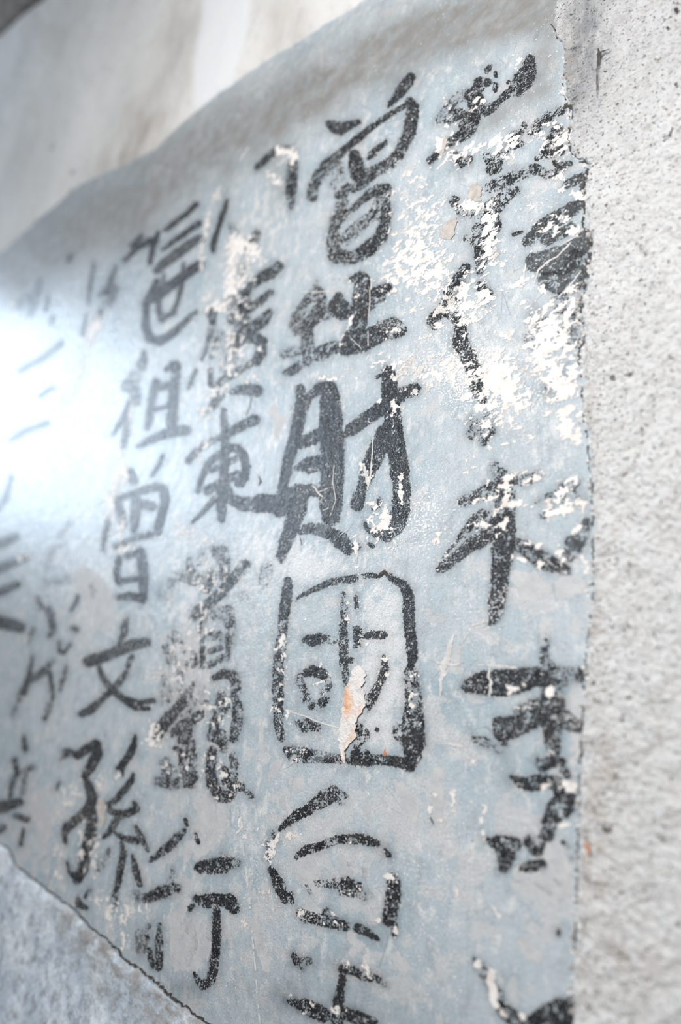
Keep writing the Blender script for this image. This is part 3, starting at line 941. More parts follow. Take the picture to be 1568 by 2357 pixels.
gx = np.arange(-160, 1925, 6.0); gy = np.arange(-200, 2665, 6.0)
GX, GY = np.meshgrid(gx, gy)
smear = [(-160, 700, 0), (0, 640, 0), (120, 560, 0), (220, 500, 0), (330, 440, 0), (440, 360, 0), (560, 290, 0), (680, 225, 0), (790, 170, 0), (900, 110, 0), (1060, 50, 0), (1250, 0, 0)]
d_sm, _ = seg_dist(GX, GY, smear)
brown = 1.0 * np.exp(-(d_sm / 75.0) ** 2) * (0.55 + 0.9 * fbm(GX / 60, GY / 60, 3, 2))
for b in [(720, 215, 60, 40, -40, .5), (1180, 245, 95, 26, -25, .55), (1140, 285, 40, 16, -30, .4), (1255, 150, 36, 80, 10, .7), (1120, 40, 160, 40, -12, .35), (640, 430, 26, 70, 10, .35),
          (520, 430, 16, 60, 10, .4), (300, 540, 90, 40, -35, .5), (1290, 330, 30, 70, 0, .35), (100, 1440, 90, 130, 0, .10), (610, 380, 40, 30, 0, .2), (1040, 330, 12, 22, 20, .6)]:
    brown = brown + blob(GX, GY, b)
pale = np.zeros_like(GX)
for b in [(700, 1300, 90, 40, 0, .55), (880, 1480, 60, 150, 0, .55), (860, 1650, 70, 90, 0, .4), (600, 1260, 60, 60, 0, .3), (760, 1000, 60, 160, 0, .1),
          (1050, 850, 120, 60, -15, .3), (830, 340, 60, 45, -30, .35), (620, 500, 60, 90, 0, .25), (430, 1440, 60, 160, 0, .35), (230, 1360, 60, 110, 0, .35),
          (1180, 770, 90, 60, 0, .2), (640, 980, 12, 40, 10, .5), (470, 850, 60, 120, 0, .2), (560, 1900, 60, 90, 0, .2), (1280, 1000, 60, 60, 0, .25)]:
    pale = pale + blob(GX, GY, b)
beige = -0.06 + 0.09 * np.clip((GY - 1100) / 500, 0, 1)
for b in [(470, 1880, 60, 90, 0, .35), (450, 2130, 90, 90, 0, .35), (1250, 2020, 80, 110, 0, .45), (1090, 1990, 40, 120, 0, .35), (930, 1880, 90, 80, 0, .4),
          (700, 1960, 60, 70, 0, .4), (800, 1990, 60, 50, 0, .25), (700, 1860, 70, 40, 0, .25), (1230, 1380, 120, 60, 0, .35), (1330, 1640, 30, 120, 0, .3),
          (420, 1640, 60, 130, 0, .3), (190, 1420, 60, 110, 0, .35), (90, 1900, 60, 120, 0, .35), (1240, 420, 70, 30, -25, .3), (900, 2240, 60, 80, 0, .25),
          (330, 2020, 60, 60, 0, .2), (1010, 1700, 40, 160, 0, .2), (600, 2180, 40, 120, 0, .2), (1250, 330, 90, 60, 0, .2)]:
    beige = beige + blob(GX, GY, b)
speck = np.full_like(GX, -0.12)
for b in [(1040, 860, 150, 90, -15, .75), (960, 470, 60, 120, -20, .6), (850, 690, 60, 60, 0, .3), (700, 1330, 60, 60, 0, .4), (520, 1350, 120, 120, 0, .45),
          (640, 1480, 60, 120, 0, .4), (1200, 480, 120, 60, -20, .35), (1180, 930, 120, 90, 0, .6), (520, 900, 120, 120, 0, .35), (340, 1530, 60, 80, 0, .5),
          (600, 600, 60, 60, 0, .3), (280, 2100, 90, 60, 0, .55), (180, 1880, 60, 110, 0, .45), (900, 1180, 120, 90, 0, .3), (980, 1180, 60, 120, 0, .35), (600, 2060, 40, 200, 0, .25),
          (760, 320, 60, 40, 0, .25), (1320, 1180, 40, 150, 0, .3), (450, 1750, 90, 60, 0, .3)]:
    speck = speck + blob(GX, GY, b)
smudge_falloff = np.zeros_like(GX)
for _lab, _st in CHAR_DATA:
    for w, f, pts in _st:
        xs = [p[0] for p in pts]; ys = [p[1] for p in pts]
        m = (GX > min(xs) - 60) & (GX < max(xs) + 60) & (GY > min(ys) - 60) & (GY < max(ys) + 60)
        d, _ = seg_dist(GX[m], GY[m], pts)
        smudge_falloff[m] = np.maximum(smudge_falloff[m], 0.46 * (1 - 0.7 * f) * np.exp(-(np.maximum(d, 0) / 11.0) ** 2))
smudge_falloff *= 0.25 + 1.1 * fbm(GX / 45, GY / 45, 3, 3)
for b in [(820, 2360, 260, 120, 0, .30), (560, 2250, 120, 120, 0, .12), (735, 2215, 90, 30, 10, .18), (650, 2290, 40, 40, 0, .35), (420, 2280, 50, 30, 20, .45), (1170, 1760, 25, 90, 0, .2), (830, 330, 16, 30, 0, .3), (890, 1960, 20, 40, 0, .25),  # broad first blob: grime tone plus painted light falloff at the panel bottom
          (1010, 1420, 30, 40, 0, .12), (860, 2140, 60, 60, 0, .12), (640, 2060, 30, 90, 0, .12), (250, 690, 40, 30, 0, .2), (420, 1720, 70, 150, 0, .10), (480, 1400, 60, 60, 0, .10),
          (1060, 380, 40, 20, 0, .22), (1080, 560, 40, 40, 0, .15), (90, 690, 50, 40, 0, .25), (700, 200, 60, 30, -35, .10), (330, 2180, 24, 30, 0, .3), (960, 1720, 40, 60, 0, .15)]:
    smudge_falloff = smudge_falloff + blob(GX, GY, b)
tone = np.stack([beige, np.clip(smudge_falloff, 0, .8), np.clip(brown, 0, .9), speck], -1)
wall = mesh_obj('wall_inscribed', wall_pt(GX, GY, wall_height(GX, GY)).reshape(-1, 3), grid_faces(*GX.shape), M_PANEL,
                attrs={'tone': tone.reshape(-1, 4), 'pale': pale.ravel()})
tag(wall, 'old blue-grey painted wall covered with columns of black brush writing', 'wall', 'structure')

def resample(pts, step):
    pts = np.asarray(pts, float); d = np.r_[0, np.cumsum(np.hypot(*np.diff(pts, axis=0).T))]
    s = np.arange(0, d[-1], step)
    return np.stack([np.interp(s, d, pts[:, 0]), np.interp(s, d, pts[:, 1])], -1), s, d[-1]

def edge_patch(name, edge, target, step, ncol, power, thick, relief, rag, mat, tonefn, lip=4.0):
    """a plaster coat lying on the wall: ragged edge line, rounded lip, rough face out to the target line"""
    E, s, tot = resample(edge, step)
    tgt = np.asarray(target, float); k = np.linspace(0, 1, len(tgt)); q = s / tot
    T = np.stack([np.interp(q, k, tgt[:, 0]), np.interp(q, k, tgt[:, 1])], -1)
    tang = np.gradient(E, axis=0); tang /= np.linalg.norm(tang, axis=1)[:, None]
    nor = np.stack([-tang[:, 1], tang[:, 0]], -1)
    j = (fbm(s / 22, s * 0 + 3.3, 4, 1) - 0.5) * 2 * rag + (vnoise(s / 4.0, s * 0 + 1.7, 2) - 0.5) * rag * 0.6
    E = E + nor * j[:, None]
    t = (np.arange(ncol) / (ncol - 1)) ** power
    X = E[:, None, 0] + t[None] * (T - E)[:, None, 0]
    Y = E[:, None, 1] + t[None] * (T - E)[:, None, 1]
    dist = t[None] * np.linalg.norm(T - E, axis=1)[:, None]
    P = wall_pt(X, Y)
    rough = sum(a * (fbm(P[..., 0] * f, P[..., 2] * f, 4, i) - 0.5) for i, (f, a) in enumerate(relief))
    h = -0.002 + (thick + 0.002) * (1 - np.exp(-dist / lip)) + rough * np.clip(dist / (lip * 1.5), 0, 1)
    P = wall_pt(X, Y, h + wall_height(X, Y) * np.exp(-dist / 30))
    f = grid_faces(*X.shape)
    n = np.cross(P[-1, -1] - P[0, 0], P[0, -1] - P[0, 0])
    o = mesh_obj(name, P.reshape(-1, 3), f, mat, attrs={'tone': tonefn(X, Y).reshape(-1, 4)})
    me = o.data
    if me.polygons[len(me.polygons) // 2].normal.y > 0:
        me.flip_normals()
    return o

EDGE_R = [(1290, -200), (1290, 0), (1277, 52), (1287, 85), (1302, 118), (1306, 170), (1306, 222), (1324, 250), (1320, 290), (1316, 330), (1326, 355), (1357, 374), (1362, 386), (1356, 420),
          (1350, 470), (1356, 520), (1370, 560), (1363, 616), (1358, 658), (1350, 678), (1345, 734), (1358, 773), (1343, 812), (1348, 868), (1350, 925), (1353, 978), (1362, 998), (1367, 1060),
          (1370, 1124), (1376, 1208), (1373, 1320), (1370, 1405), (1362, 1500), (1351, 1608), (1346, 1720), (1343, 1833), (1341, 1920), (1337, 2081), (1328, 2244), (1325, 2357), (1320, 2660)]
def tone_r(X, Y):
    g = blob(X, Y, (1345, 60, 55, 210, 0, 1.0)) + blob(X, Y, (1320, 230, 26, 90, 0, .6)) + blob(X, Y, (1460, 20, 170, 240, 0, .45)) + blob(X, Y, (1450, 320, 60, 50, 0, .15))
    w = blob(X, Y, (1370, 1960, 50, 150, 0, .7)) + blob(X, Y, (1440, 2230, 90, 60, 0, .75)) + blob(X, Y, (1372, 1480, 22, 260, 0, .5)) + blob(X, Y, (1362, 960, 14, 260, 0, .45)) + blob(X, Y, (1430, 1760, 60, 60, 0, .4)) + blob(X, Y, (1310, 150, 20, 90, 0, .5))
    return np.stack([g, w, g * 0, g * 0 + 1], -1)
side = edge_patch('wall_side', [(x - 5, y) for x, y in EDGE_R], [(1925, -200), (1925, 2660)], 4.0, 120, 1.5, 0.0035, [(38, .0040), (130, .0050), (300, .0018)], 7.0, M_RENDER, tone_r)
tag(side, 'rough off-white cement render with dark pits beside the painted wall', 'wall', 'structure')

EDGE_U = [(-160, 690), (-60, 622), (0, 585), (45, 548), (135, 470), (200, 420), (280, 385), (360, 346), (415, 292), (500, 222), (600, 152), (700, 93), (784, 40), (860, -10), (980, -100), (1110, -200)]
def tone_u(X, Y):
    b = np.zeros_like(X)
    for q in [(330, 300, 60, 110, 25, .85), (420, 90, 50, 130, 12, .65), (250, 390, 90, 40, -30, .5), (660, 40, 60, 60, 0, .55), (150, 60, 60, 70, 30, .3), (60, 330, 40, 100, 20, .25), (640, 110, 60, 26, -35, .4)]:
        b = b + blob(X, Y, q)
    d, _ = seg_dist(X, Y, [(535, -60, 118), (522, 60, 112), (500, 160, 104), (478, 260, 60), (455, 330, 10)])
    w = np.clip(-d / 14 + 0.3, 0, 1) * 0.85
    return np.stack([b * (1 - w), w, b * 0, b * 0 + 1], -1)
upper = edge_patch('wall_upper', EDGE_U, [(-160, 660), (-160, 200), (-160, -200), (400, -200), (1090, -200)], 5.0, 110, 1.4, 0.004, [(9, .010), (30, .004)], 3.0, M_UPPER, tone_u, 9.0)
tag(upper, 'pale stained plaster above the painted wall with one clean white streak', 'wall', 'structure')

EDGE_L = [(-160, 1872), (-60, 1922), (0, 1943), (18, 1954), (32, 1990), (61, 2014), (116, 2057), (170, 2096), (201, 2133), (243, 2166), (265, 2186), (277, 2202), (317, 2232), (360, 2267), (395, 2299), (425, 2321), (472, 2356), (560, 2420), (700, 2540), (830, 2660)]
def tone_l(X, Y):
    E, s, tot = resample(EDGE_L, 20)
    d, _ = seg_dist(X, Y, [(a, b, 0) for a, b in E])
    w = 0.95 * np.exp(-(d / 85) ** 2) * np.clip((X - 40) / 180, .25, 1)
    return np.stack([w, w * 0, w * 0, w * 0 + 1], -1)
lower = edge_patch('wall_lower', EDGE_L, [(-160, 1890), (-160, 2300), (-160, 2660), (300, 2660), (815, 2660)], 3.0, 120, 1.4, 0.005, [(14, .007), (60, .0035), (220, .0014)], 3.5, M_LOWER, tone_l, 7.0)
tag(lower, 'grey mottled plaster patch with a cracked edge below the writing', 'wall', 'structure')

# dusty beam where the wall meets the roof
_b0 = wall_pt([-150, -60, 0, 100, 170], [215, 138, 88, 2, -60])
def prism(a, dz, dy):
    lo, hi = a.copy(), a.copy(); hi[:, 2] += dz
    f0, f1 = lo.copy(), hi.copy(); f0[:, 1] -= dy; f1[:, 1] -= dy
    ring = np.stack([lo, f0, f1, hi], 1)
    n = len(a); fs = []
    for i in range(n - 1):
        for j in range(4):
            k = (j + 1) % 4; fs.append((i * 4 + j, i * 4 + k, (i + 1) * 4 + k, (i + 1) * 4 + j))
    fs += [(0, 1, 2, 3), ((n - 1) * 4 + 3, (n - 1) * 4 + 2, (n - 1) * 4 + 1, (n - 1) * 4)]
    return ring.reshape(-1, 3), fs
_v, _f = prism(_b0, 0.35, 0.05)
beam = mesh_obj('ceiling_beam', _v, _f, M_BEAM, smooth=False)
tag(beam, 'dark dusty beam crossing the topmost corner above the stained plaster', 'beam', 'structure')
_v, _f = prism(_b0 + np.array([0.0, 0.0, 0.10]), 0.03, 0.075)
mesh_obj('beam_lip', _v, _f, M_BEAM, beam, smooth=False)

# the paved ground the wall stands over and the eave that roofs the passage, both out of the picture
def slab(name, x0, x1, y0, y1, z0, z1, mat):
    v = [(x, y, z) for x in (x0, x1) for y in (y0, y1) for z in (z0, z1)]
    return mesh_obj(name, v, [(0, 1, 3, 2), (4, 6, 7, 5), (0, 4, 5, 1), (2, 3, 7, 6), (0, 2, 6, 4), (1, 5, 7, 3)], mat, smooth=False)
tag(slab('floor', -12, 8, -14, 0.0, -0.1, 0.0, M_GROUND), 'grey paved ground before the wall', 'floor', 'structure')
tag(slab('ceiling', -7, 3, -1.5, 0.05, 4.55, 4.65, M_BEAM), 'dark timber eave over the wall', 'ceiling', 'structure')

# ------------------------------------------------------------------ brush strokes
def stroke_mesh(parent, wear, fade, pts, idx, mat=None, pname=None, soft=None):
    wmax = max(p[2] for p in pts)
    step = 2.6 if wmax < 12 else 3.4
    m = 5
    xs = [p[0] for p in pts]; ys = [p[1] for p in pts]
    x = np.arange(min(xs) - wmax / 2 - m, max(xs) + wmax / 2 + m + step, step)
    y = np.arange(min(ys) - wmax / 2 - m, max(ys) + wmax / 2 + m + step, step)
    X, Y = np.meshgrid(x, y)
    # the brush line wobbles a little
    wob = 1.6 if wmax > 10 else 0.7
    U = X + (fbm(X / 16, Y / 16, 2, 0) - 0.5) * 2 * wob; V = Y + (fbm(X / 16 + 9, Y / 16 + 4, 2, 2) - 0.5) * 2 * wob
    d, t = seg_dist(U, V, pts)
    soft = soft or min(5.0, 1.6 + wmax * 0.12)
    cov = np.clip(0.5 - (d - 1.3) / (2 * soft), 0, 1)
    keep = cov > 0.16
    c = keep[:-1, :-1] | keep[1:, :-1] | keep[:-1, 1:] | keep[1:, 1:]
    if not c.any():
        return None
    h = wall_height(X, Y) + (0.00003 if idx < 0 else 0.00006 + 0.000016 * (idx % 12))
    wr = wear * 0.90 + 0.02 + 0.24 * (fbm(X / 30, Y / 30, 2, 3) - 0.5)
    dx, dy = abs(xs[-1] - xs[0]), abs(ys[-1] - ys[0])
    name = ('ink_dot' if len(pts) == 1 or math.hypot(dx, dy) < 1.1 * wmax else 'crossbar_stroke' if dx > 1.8 * dy
            else 'upright_stroke' if dy > 1.8 * dx else 'slanting_stroke')
    return mesh_obj(pname or name, wall_pt(X, Y, h).reshape(-1, 3), grid_faces(*X.shape, c), mat or M_INK, parent,
                    {'cov': cov.ravel(), 'wear': np.clip(wr, 0, 1).ravel(), 'fade': np.full(X.size, fade)})

_i = 0
for lab, st in CHAR_DATA:
    ax = [p[0] for s in st for p in s[2]]; ay = [p[1] for s in st for p in s[2]]
    ch = bpy.data.objects.new('painted_character', None); COL.objects.link(ch)
    ch.empty_display_size = 0.02
    base = wall_pt(np.array([np.mean(ax)]), np.array([max(ay)]))[0]
    ch.location = base
    tag(ch, lab, 'character', 'thing', 'brush-painted characters on the old wall')
    for w, f, pts in st:
        o = stroke_mesh(ch, w, f, pts, _i); _i += 1
        if o is not None:
            o.matrix_parent_inverse = Matrix.Translation(-Vector(base))

# ------------------------------------------------------------------ flaked places
FLAKES = [
 ('broad drift of cream flakes where the paint has peeled between two columns',
  [(968, 622, 58, 44, -30, .42), (930, 585, 40, 30, -30, .36), (1000, 590, 40, 40, -30, .34), (1010, 650, 34, 30, -40, .4), (960, 530, 60, 40, -30, .34), (945, 470, 44, 50, -35, .30), (945, 390, 26, 40, -40, .30), (905, 640, 34, 30, -25, .42), (985, 700, 40, 30, -30, .30), (1000, 480, 40, 26, -30, .2)]),
 ('large cream bare patch beside the rough render edge',
  [(1285, 850, 46, 56, 0, .62), (1300, 920, 36, 50, 0, .50), (1250, 800, 40, 26, -20, .52), (1225, 850, 20, 26, 0, .45), (1240, 740, 44, 36, 0, .45), (1300, 740, 50, 50, 0, .42), (1320, 690, 30, 40, 0, .40), (1320, 980, 26, 26, 0, .45), (1210, 690, 14, 10, -20, .5), (1330, 1010, 30, 20, 0, .4)]),
 ('speckled white flaking right of the long tail stroke',
  [(1140, 835, 26, 40, 20, .55), (1165, 870, 50, 40, 0, .42), (1180, 900, 60, 50, 0, .38), (1060, 830, 60, 30, -10, .28), (1000, 850, 60, 30, -10, .30), (1130, 930, 60, 40, 0, .32), (1150, 990, 70, 40, 0, .28), (1030, 880, 80, 50, 0, .2), (1165, 766, 26, 9, -10, .6)]),
 ('cream chips scattered through the topmost flaked character',
  [(1078, 346, 36, 16, -20, .72), (1140, 334, 24, 20, -30, .65), (1170, 316, 22, 16, -30, .5), (1096, 232, 24, 24, -30, .42), (1020, 330, 20, 50, 20, .55), (1280, 335, 26, 30, 0, .5), (1170, 360, 16, 24, 0, .6), (1240, 300, 60, 12, -28, .42), (1300, 320, 20, 30, 0, .4), (1200, 140, 20, 20, 0, .3), (1030, 240, 12, 16, 20, .5), (1060, 390, 24, 14, 0, .3)]),
 ('cream bare strip running down through the broken strokes',
  [(1085, 476, 34, 15, 0, .75), (1122, 500, 14, 40, 10, .55), (1134, 545, 14, 36, 0, .62), (1118, 600, 16, 50, 10, .5), (1068, 660, 20, 36, 20, .66), (1076, 730, 24, 40, 10, .60), (1120, 690, 22, 22, 0, .72), (1000, 740, 24, 40, 20, .5), (1160, 600, 24, 26, -20, .4), (1040, 710, 20, 24, 0, .5)]),
 ('small cream chips among the blue-black washed strokes',
  [(1290, 410, 24, 20, 0, .45), (1330, 450, 20, 16, 0, .6), (1270, 520, 40, 20, -25, .45), (1330, 540, 26, 20, 0, .42), (1240, 470, 60, 30, 0, .22), (1210, 640, 20, 14, -20, .5), (1190, 655, 30, 8, -20, .55), (1250, 668, 16, 12, 0, .6), (1342, 730, 12, 60, 0, .5), (1160, 575, 20, 12, -20, .5)]),
 ('white crust of plaster below the hook-shaped stroke',
  [(545, 560, 24, 22, -20, .72), (575, 570, 24, 24, 0, .5), (533, 610, 12, 40, 6, .75), (560, 640, 20, 34, 15, .55), (530, 665, 18, 22, 0, .6), (508, 705, 26, 12, -10, .72), (480, 690, 20, 18, 30, .5), (596, 590, 16, 20, 0, .4), (528, 790, 14, 44, 0, .5), (520, 850, 40, 30, 0, .38)]),
 ('cream peeled ring inside the hook-shaped stroke',
  [(662, 350, 22, 9, 10, .78), (674, 366, 9, 16, 0, .75), (640, 352, 12, 9, -30, .6), (624, 402, 22, 16, -30, .55), (640, 420, 14, 10, 0, .4), (500, 450, 8, 26, 12, .5)]),
 ('thin white peeled strip beside the slanting stroke',
  [(478, 508, 7, 26, 14, .7), (466, 575, 6, 40, 8, .66), (470, 620, 6, 14, 0, .4), (492, 455, 6, 20, 14, .5)]),
 ('white chips around the crossbar of the bold two-part character',
  [(940, 850, 44, 14, -14, .5), (900, 840, 90, 30, -10, .30), (955, 905, 30, 24, -14, .32), (924, 935, 16, 5, 0, .7), (876, 922, 10, 6, -30, .7), (906, 960, 12, 26, 0, .45), (760, 872, 26, 6, 4, .6), (814, 672, 9, 18, 0, .5), (810, 736, 5, 14, 20, .75), (788, 775, 8, 30, 10, .42), (905, 760, 26, 20, 0, .3)]),
 ('grey-cream peeled spots inside the lower hook of the bold two-part character',
  [(870, 1205, 22, 20, -20, .70), (864, 1160, 18, 18, 0, .6), (888, 1195, 10, 20, 0, .6), (923, 1105, 7, 30, 0, .70), (924, 1145, 4, 14, 0, .7), (820, 1275, 6, 30, 0, .62), (815, 1250, 14, 10, 0, .5), (838, 1080, 8, 16, -20, .6), (846, 1110, 8, 20, 30, .5), (902, 1240, 50, 30, 0, .2)]),
 ('white chips peppering the weathered crossed character',
  [(1180, 1100, 40, 18, -14, .5), (1235, 1100, 24, 10, -14, .55), (1110, 1150, 36, 6, -14, .6), (1164, 1150, 26, 40, 0, .34), (1290, 1160, 46, 22, -20, .5), (1310, 1110, 30, 14, -30, .55), (1300, 1175, 40, 9, -14, .6), (1095, 1205, 14, 8, 0, .55), (1140, 1210, 36, 22, 0, .35), (1232, 1254, 24, 10, 40, .55), (1195, 1286, 24, 7, 20, .6), (1294, 1285, 12, 24, -20, .6), (1334, 1204, 9, 20, 20, .6), (1244, 1300, 9, 16, 0, .6), (1080, 1062, 14, 30, 0, .4), (1010, 1240, 40, 50, 0, .28), (1345, 1300, 10, 100, 0, .35), (1195, 1160, 26, 8, 0, .42)]),
 ('cream chips along the thick short-barred character',
  [(1206, 1577, 10, 7, 0, .75), (1174, 1590, 14, 14, 0, .5), (1270, 1590, 14, 24, 0, .55), (1215, 1640, 24, 20, 0, .42), (1258, 1742, 14, 9, 0, .72), (1260, 1784, 10, 9, 0, .7), (1198, 1812, 9, 8, 0, .7), (1250, 1818, 16, 14, 0, .5), (1312, 1816, 14, 20, -30, .7), (1300, 1900, 26, 12, 0, .6), (1118, 1932, 6, 22, -10, .7), (1088, 1752, 9, 12, -30, .66), (1046, 1830, 6, 16, 0, .6), (1012, 1870, 30, 40, 0, .3), (1110, 1880, 6, 40, 10, .5), (1198, 1726, 6, 8, 0, .7)]),
 ('cream peeled rings down the stroke cut off at the bottom',
  [(1100, 2222, 10, 16, -20, .6), (1128, 2258, 18, 24, -20, .72), (1140, 2300, 10, 30, -10, .55), (1160, 2325, 14, 16, 0, .45), (1205, 2340, 8, 12, 0, .6), (1052, 2055, 5, 14, 10, .7), (1143, 2150, 6, 9, 0, .7), (1145, 2104, 6, 16, -20, .7), (1320, 2180, 7, 30, 0, .6)]),
 ('pale flakes over the dry right bar and foot of the box-framed character',
  [(648, 1478, 12, 18, 10, .6), (648, 1545, 10, 60, 0, .34), (655, 1640, 30, 18, 20, .42), (690, 1738, 24, 18, 0, .4), (800, 1430, 9, 50, 0, .3), (835, 1480, 16, 10, 0, .5), (955, 1600, 20, 60, 0, .35), (880, 1560, 20, 60, 20, .25), (740, 1560, 20, 40, 0, .25), (775, 1478, 10, 9, 0, .4)]),
 ('pale curling flakes on the open-box character',
  [(898, 2018, 18, 8, -20, .66), (836, 1928, 16, 9, 0, .5), (780, 1936, 24, 8, 0, .45), (805, 2040, 26, 16, 0, .42), (696, 2102, 14, 10, 0, .5), (870, 2120, 14, 20, 30, .5), (624, 1960, 14, 30, 0, .62), (660, 1930, 40, 14, -20, .45), (912, 2140, 6, 14, 0, .6), (760, 2115, 30, 14, 0, .3), (616, 2055, 14, 10, 0, .5), (790, 2216, 10, 14, 0, .5), (845, 2230, 20, 16, 0, .45), (780, 2325, 20, 30, 0, .3), (720, 2320, 30, 14, 0, .3)]),
 ('pale speckled flaking low on the wall above the grey plaster edge',
  [(250, 2110, 12, 40, 0, .5), (300, 2100, 40, 22, 0, .45), (285, 2150, 10, 34, 0, .42), (228, 2070, 16, 14, 0, .5), (190, 1950, 14, 60, 0, .45), (222, 1960, 10, 50, 0, .5), (160, 1830, 20, 60, 20, .4), (135, 1960, 12, 20, 0, .5), (130, 2014, 16, 9, 0, .6), (230, 1800, 9, 26, 0, .5), (270, 1790, 10, 14, 0, .45), (360, 1680, 16, 40, 0, .4), (345, 1700, 26, 20, 0, .42), (560, 1905, 14, 30, -20, .5), (610, 2055, 22, 10, -20, .5), (562, 2110, 9, 40, 0, .4)]),
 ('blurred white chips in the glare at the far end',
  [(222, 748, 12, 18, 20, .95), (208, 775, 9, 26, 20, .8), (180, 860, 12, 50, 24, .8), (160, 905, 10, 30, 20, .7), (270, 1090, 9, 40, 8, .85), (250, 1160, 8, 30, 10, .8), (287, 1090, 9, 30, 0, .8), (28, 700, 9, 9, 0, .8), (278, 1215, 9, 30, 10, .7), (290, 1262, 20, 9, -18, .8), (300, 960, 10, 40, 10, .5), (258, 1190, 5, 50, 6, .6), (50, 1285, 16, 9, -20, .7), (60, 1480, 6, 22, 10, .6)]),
 ('fine white chips in the dense flaked character of the third column',
  [(545, 730, 40, 12, 30, .36), (530, 800, 40, 40, 0, .36), (560, 700, 30, 20, 0, .32), (590, 865, 24, 20, 0, .3), (500, 900, 40, 14, -15, .5), (470, 950, 26, 20, -20, .45), (470, 1030, 12, 30, 30, .5), (560, 810, 14, 12, 0, .4), (600, 800, 10, 10, 0, .35), (420, 1225, 26, 16, 0, .5), (480, 1240, 30, 12, 0, .3), (460, 1440, 40, 60, 20, .28), (480, 1330, 40, 40, 0, .3), (500, 1630, 30, 60, 0, .32), (430, 1760, 60, 30, 0, .3), (520, 1800, 30, 40, 0, .32), (400, 1540, 40, 60, 10, .3)]),
]
for lab, bl in FLAKES:
    x0 = min(b[0] - 2.2 * max(b[2:4]) for b in bl); x1 = max(b[0] + 2.2 * max(b[2:4]) for b in bl)
    y0 = min(b[1] - 2.2 * max(b[2:4]) for b in bl); y1 = max(b[1] + 2.2 * max(b[2:4]) for b in bl)
    x1 = min(x1, 1362)
    X, Y = np.meshgrid(np.arange(x0, x1, 4.0), np.arange(y0, y1, 4.0))
    b = sum(blob(X, Y, (q[0], q[1], q[2] * 1.12, q[3] * 1.12, q[4], q[5])) for q in bl)
    lim = np.interp(Y, [p[1] for p in EDGE_R], [p[0] for p in EDGE_R])
    b = np.where(X > lim - 2, 0, np.clip(b, 0, .96))
    keep = b > 0.10
    c = keep[:-1, :-1] | keep[1:, :-1] | keep[:-1, 1:] | keep[1:, 1:]
    o = mesh_obj('flaked_plaster', wall_pt(X, Y, wall_height(X, Y) + 0.0003).reshape(-1, 3), grid_faces(*X.shape, c), M_FLAKE, wall, {'bare': b.ravel()})
    tag(o, lab, None, 'stuff')

# ------------------------------------------------------------------ scratches and cracks
def ribbon(name, pts, h, mat, parent, rag=0.5, gap=0.0, seed=0.0, step=2.5, jit=0.0):
    c, s, tot = resample([(p[0], p[1]) for p in pts], step)
    d = np.r_[0, np.cumsum(np.hypot(*np.diff(np.array([(p[0], p[1]) for p in pts]), axis=0).T))]
    w = np.interp(s, d, [p[2] for p in pts])
    tang = np.gradient(c, axis=0); tang /= np.linalg.norm(tang, axis=1)[:, None] + 1e-9
    nor = np.stack([-tang[:, 1], tang[:, 0]], -1)
    z = s * 0 + seed * 7.7
    c = c + nor * (((fbm(s / 12, z, 3, 0) - 0.5) * w * 0.9 + (fbm(s / 7, z + 2, 3, 2) - 0.5) * jit))[:, None]
    wl = w * (0.5 + rag * (fbm(s / 5, z + 3, 3, 1) - 0.5) * 2); wr = w * (0.5 + rag * (fbm(s / 5, z + 9, 3, 2) - 0.5) * 2)
    wl = np.maximum(wl, .15); wr = np.maximum(wr, .15); wl[0] = wl[-1] = wr[0] = wr[-1] = 0.1
    A = c - nor * wl[:, None]; B = c + nor * wr[:, None]
    X = np.stack([A[:, 0], c[:, 0], B[:, 0]], -1); Y = np.stack([A[:, 1], c[:, 1], B[:, 1]], -1)
    hh = np.stack([np.full(len(s), h), np.full(len(s), h + 0.0001), np.full(len(s), h)], -1)
    f = grid_faces(*X.shape)
    if gap > 0:
        live = fbm(s / 14, z + 5, 2, 3)[:-1] > gap
        f = f[np.repeat(live, 2)]
    if len(f) == 0: return None
    return mesh_obj(name, wall_pt(X, Y, hh + wall_height(X, Y)).reshape(-1, 3), f, mat, parent)

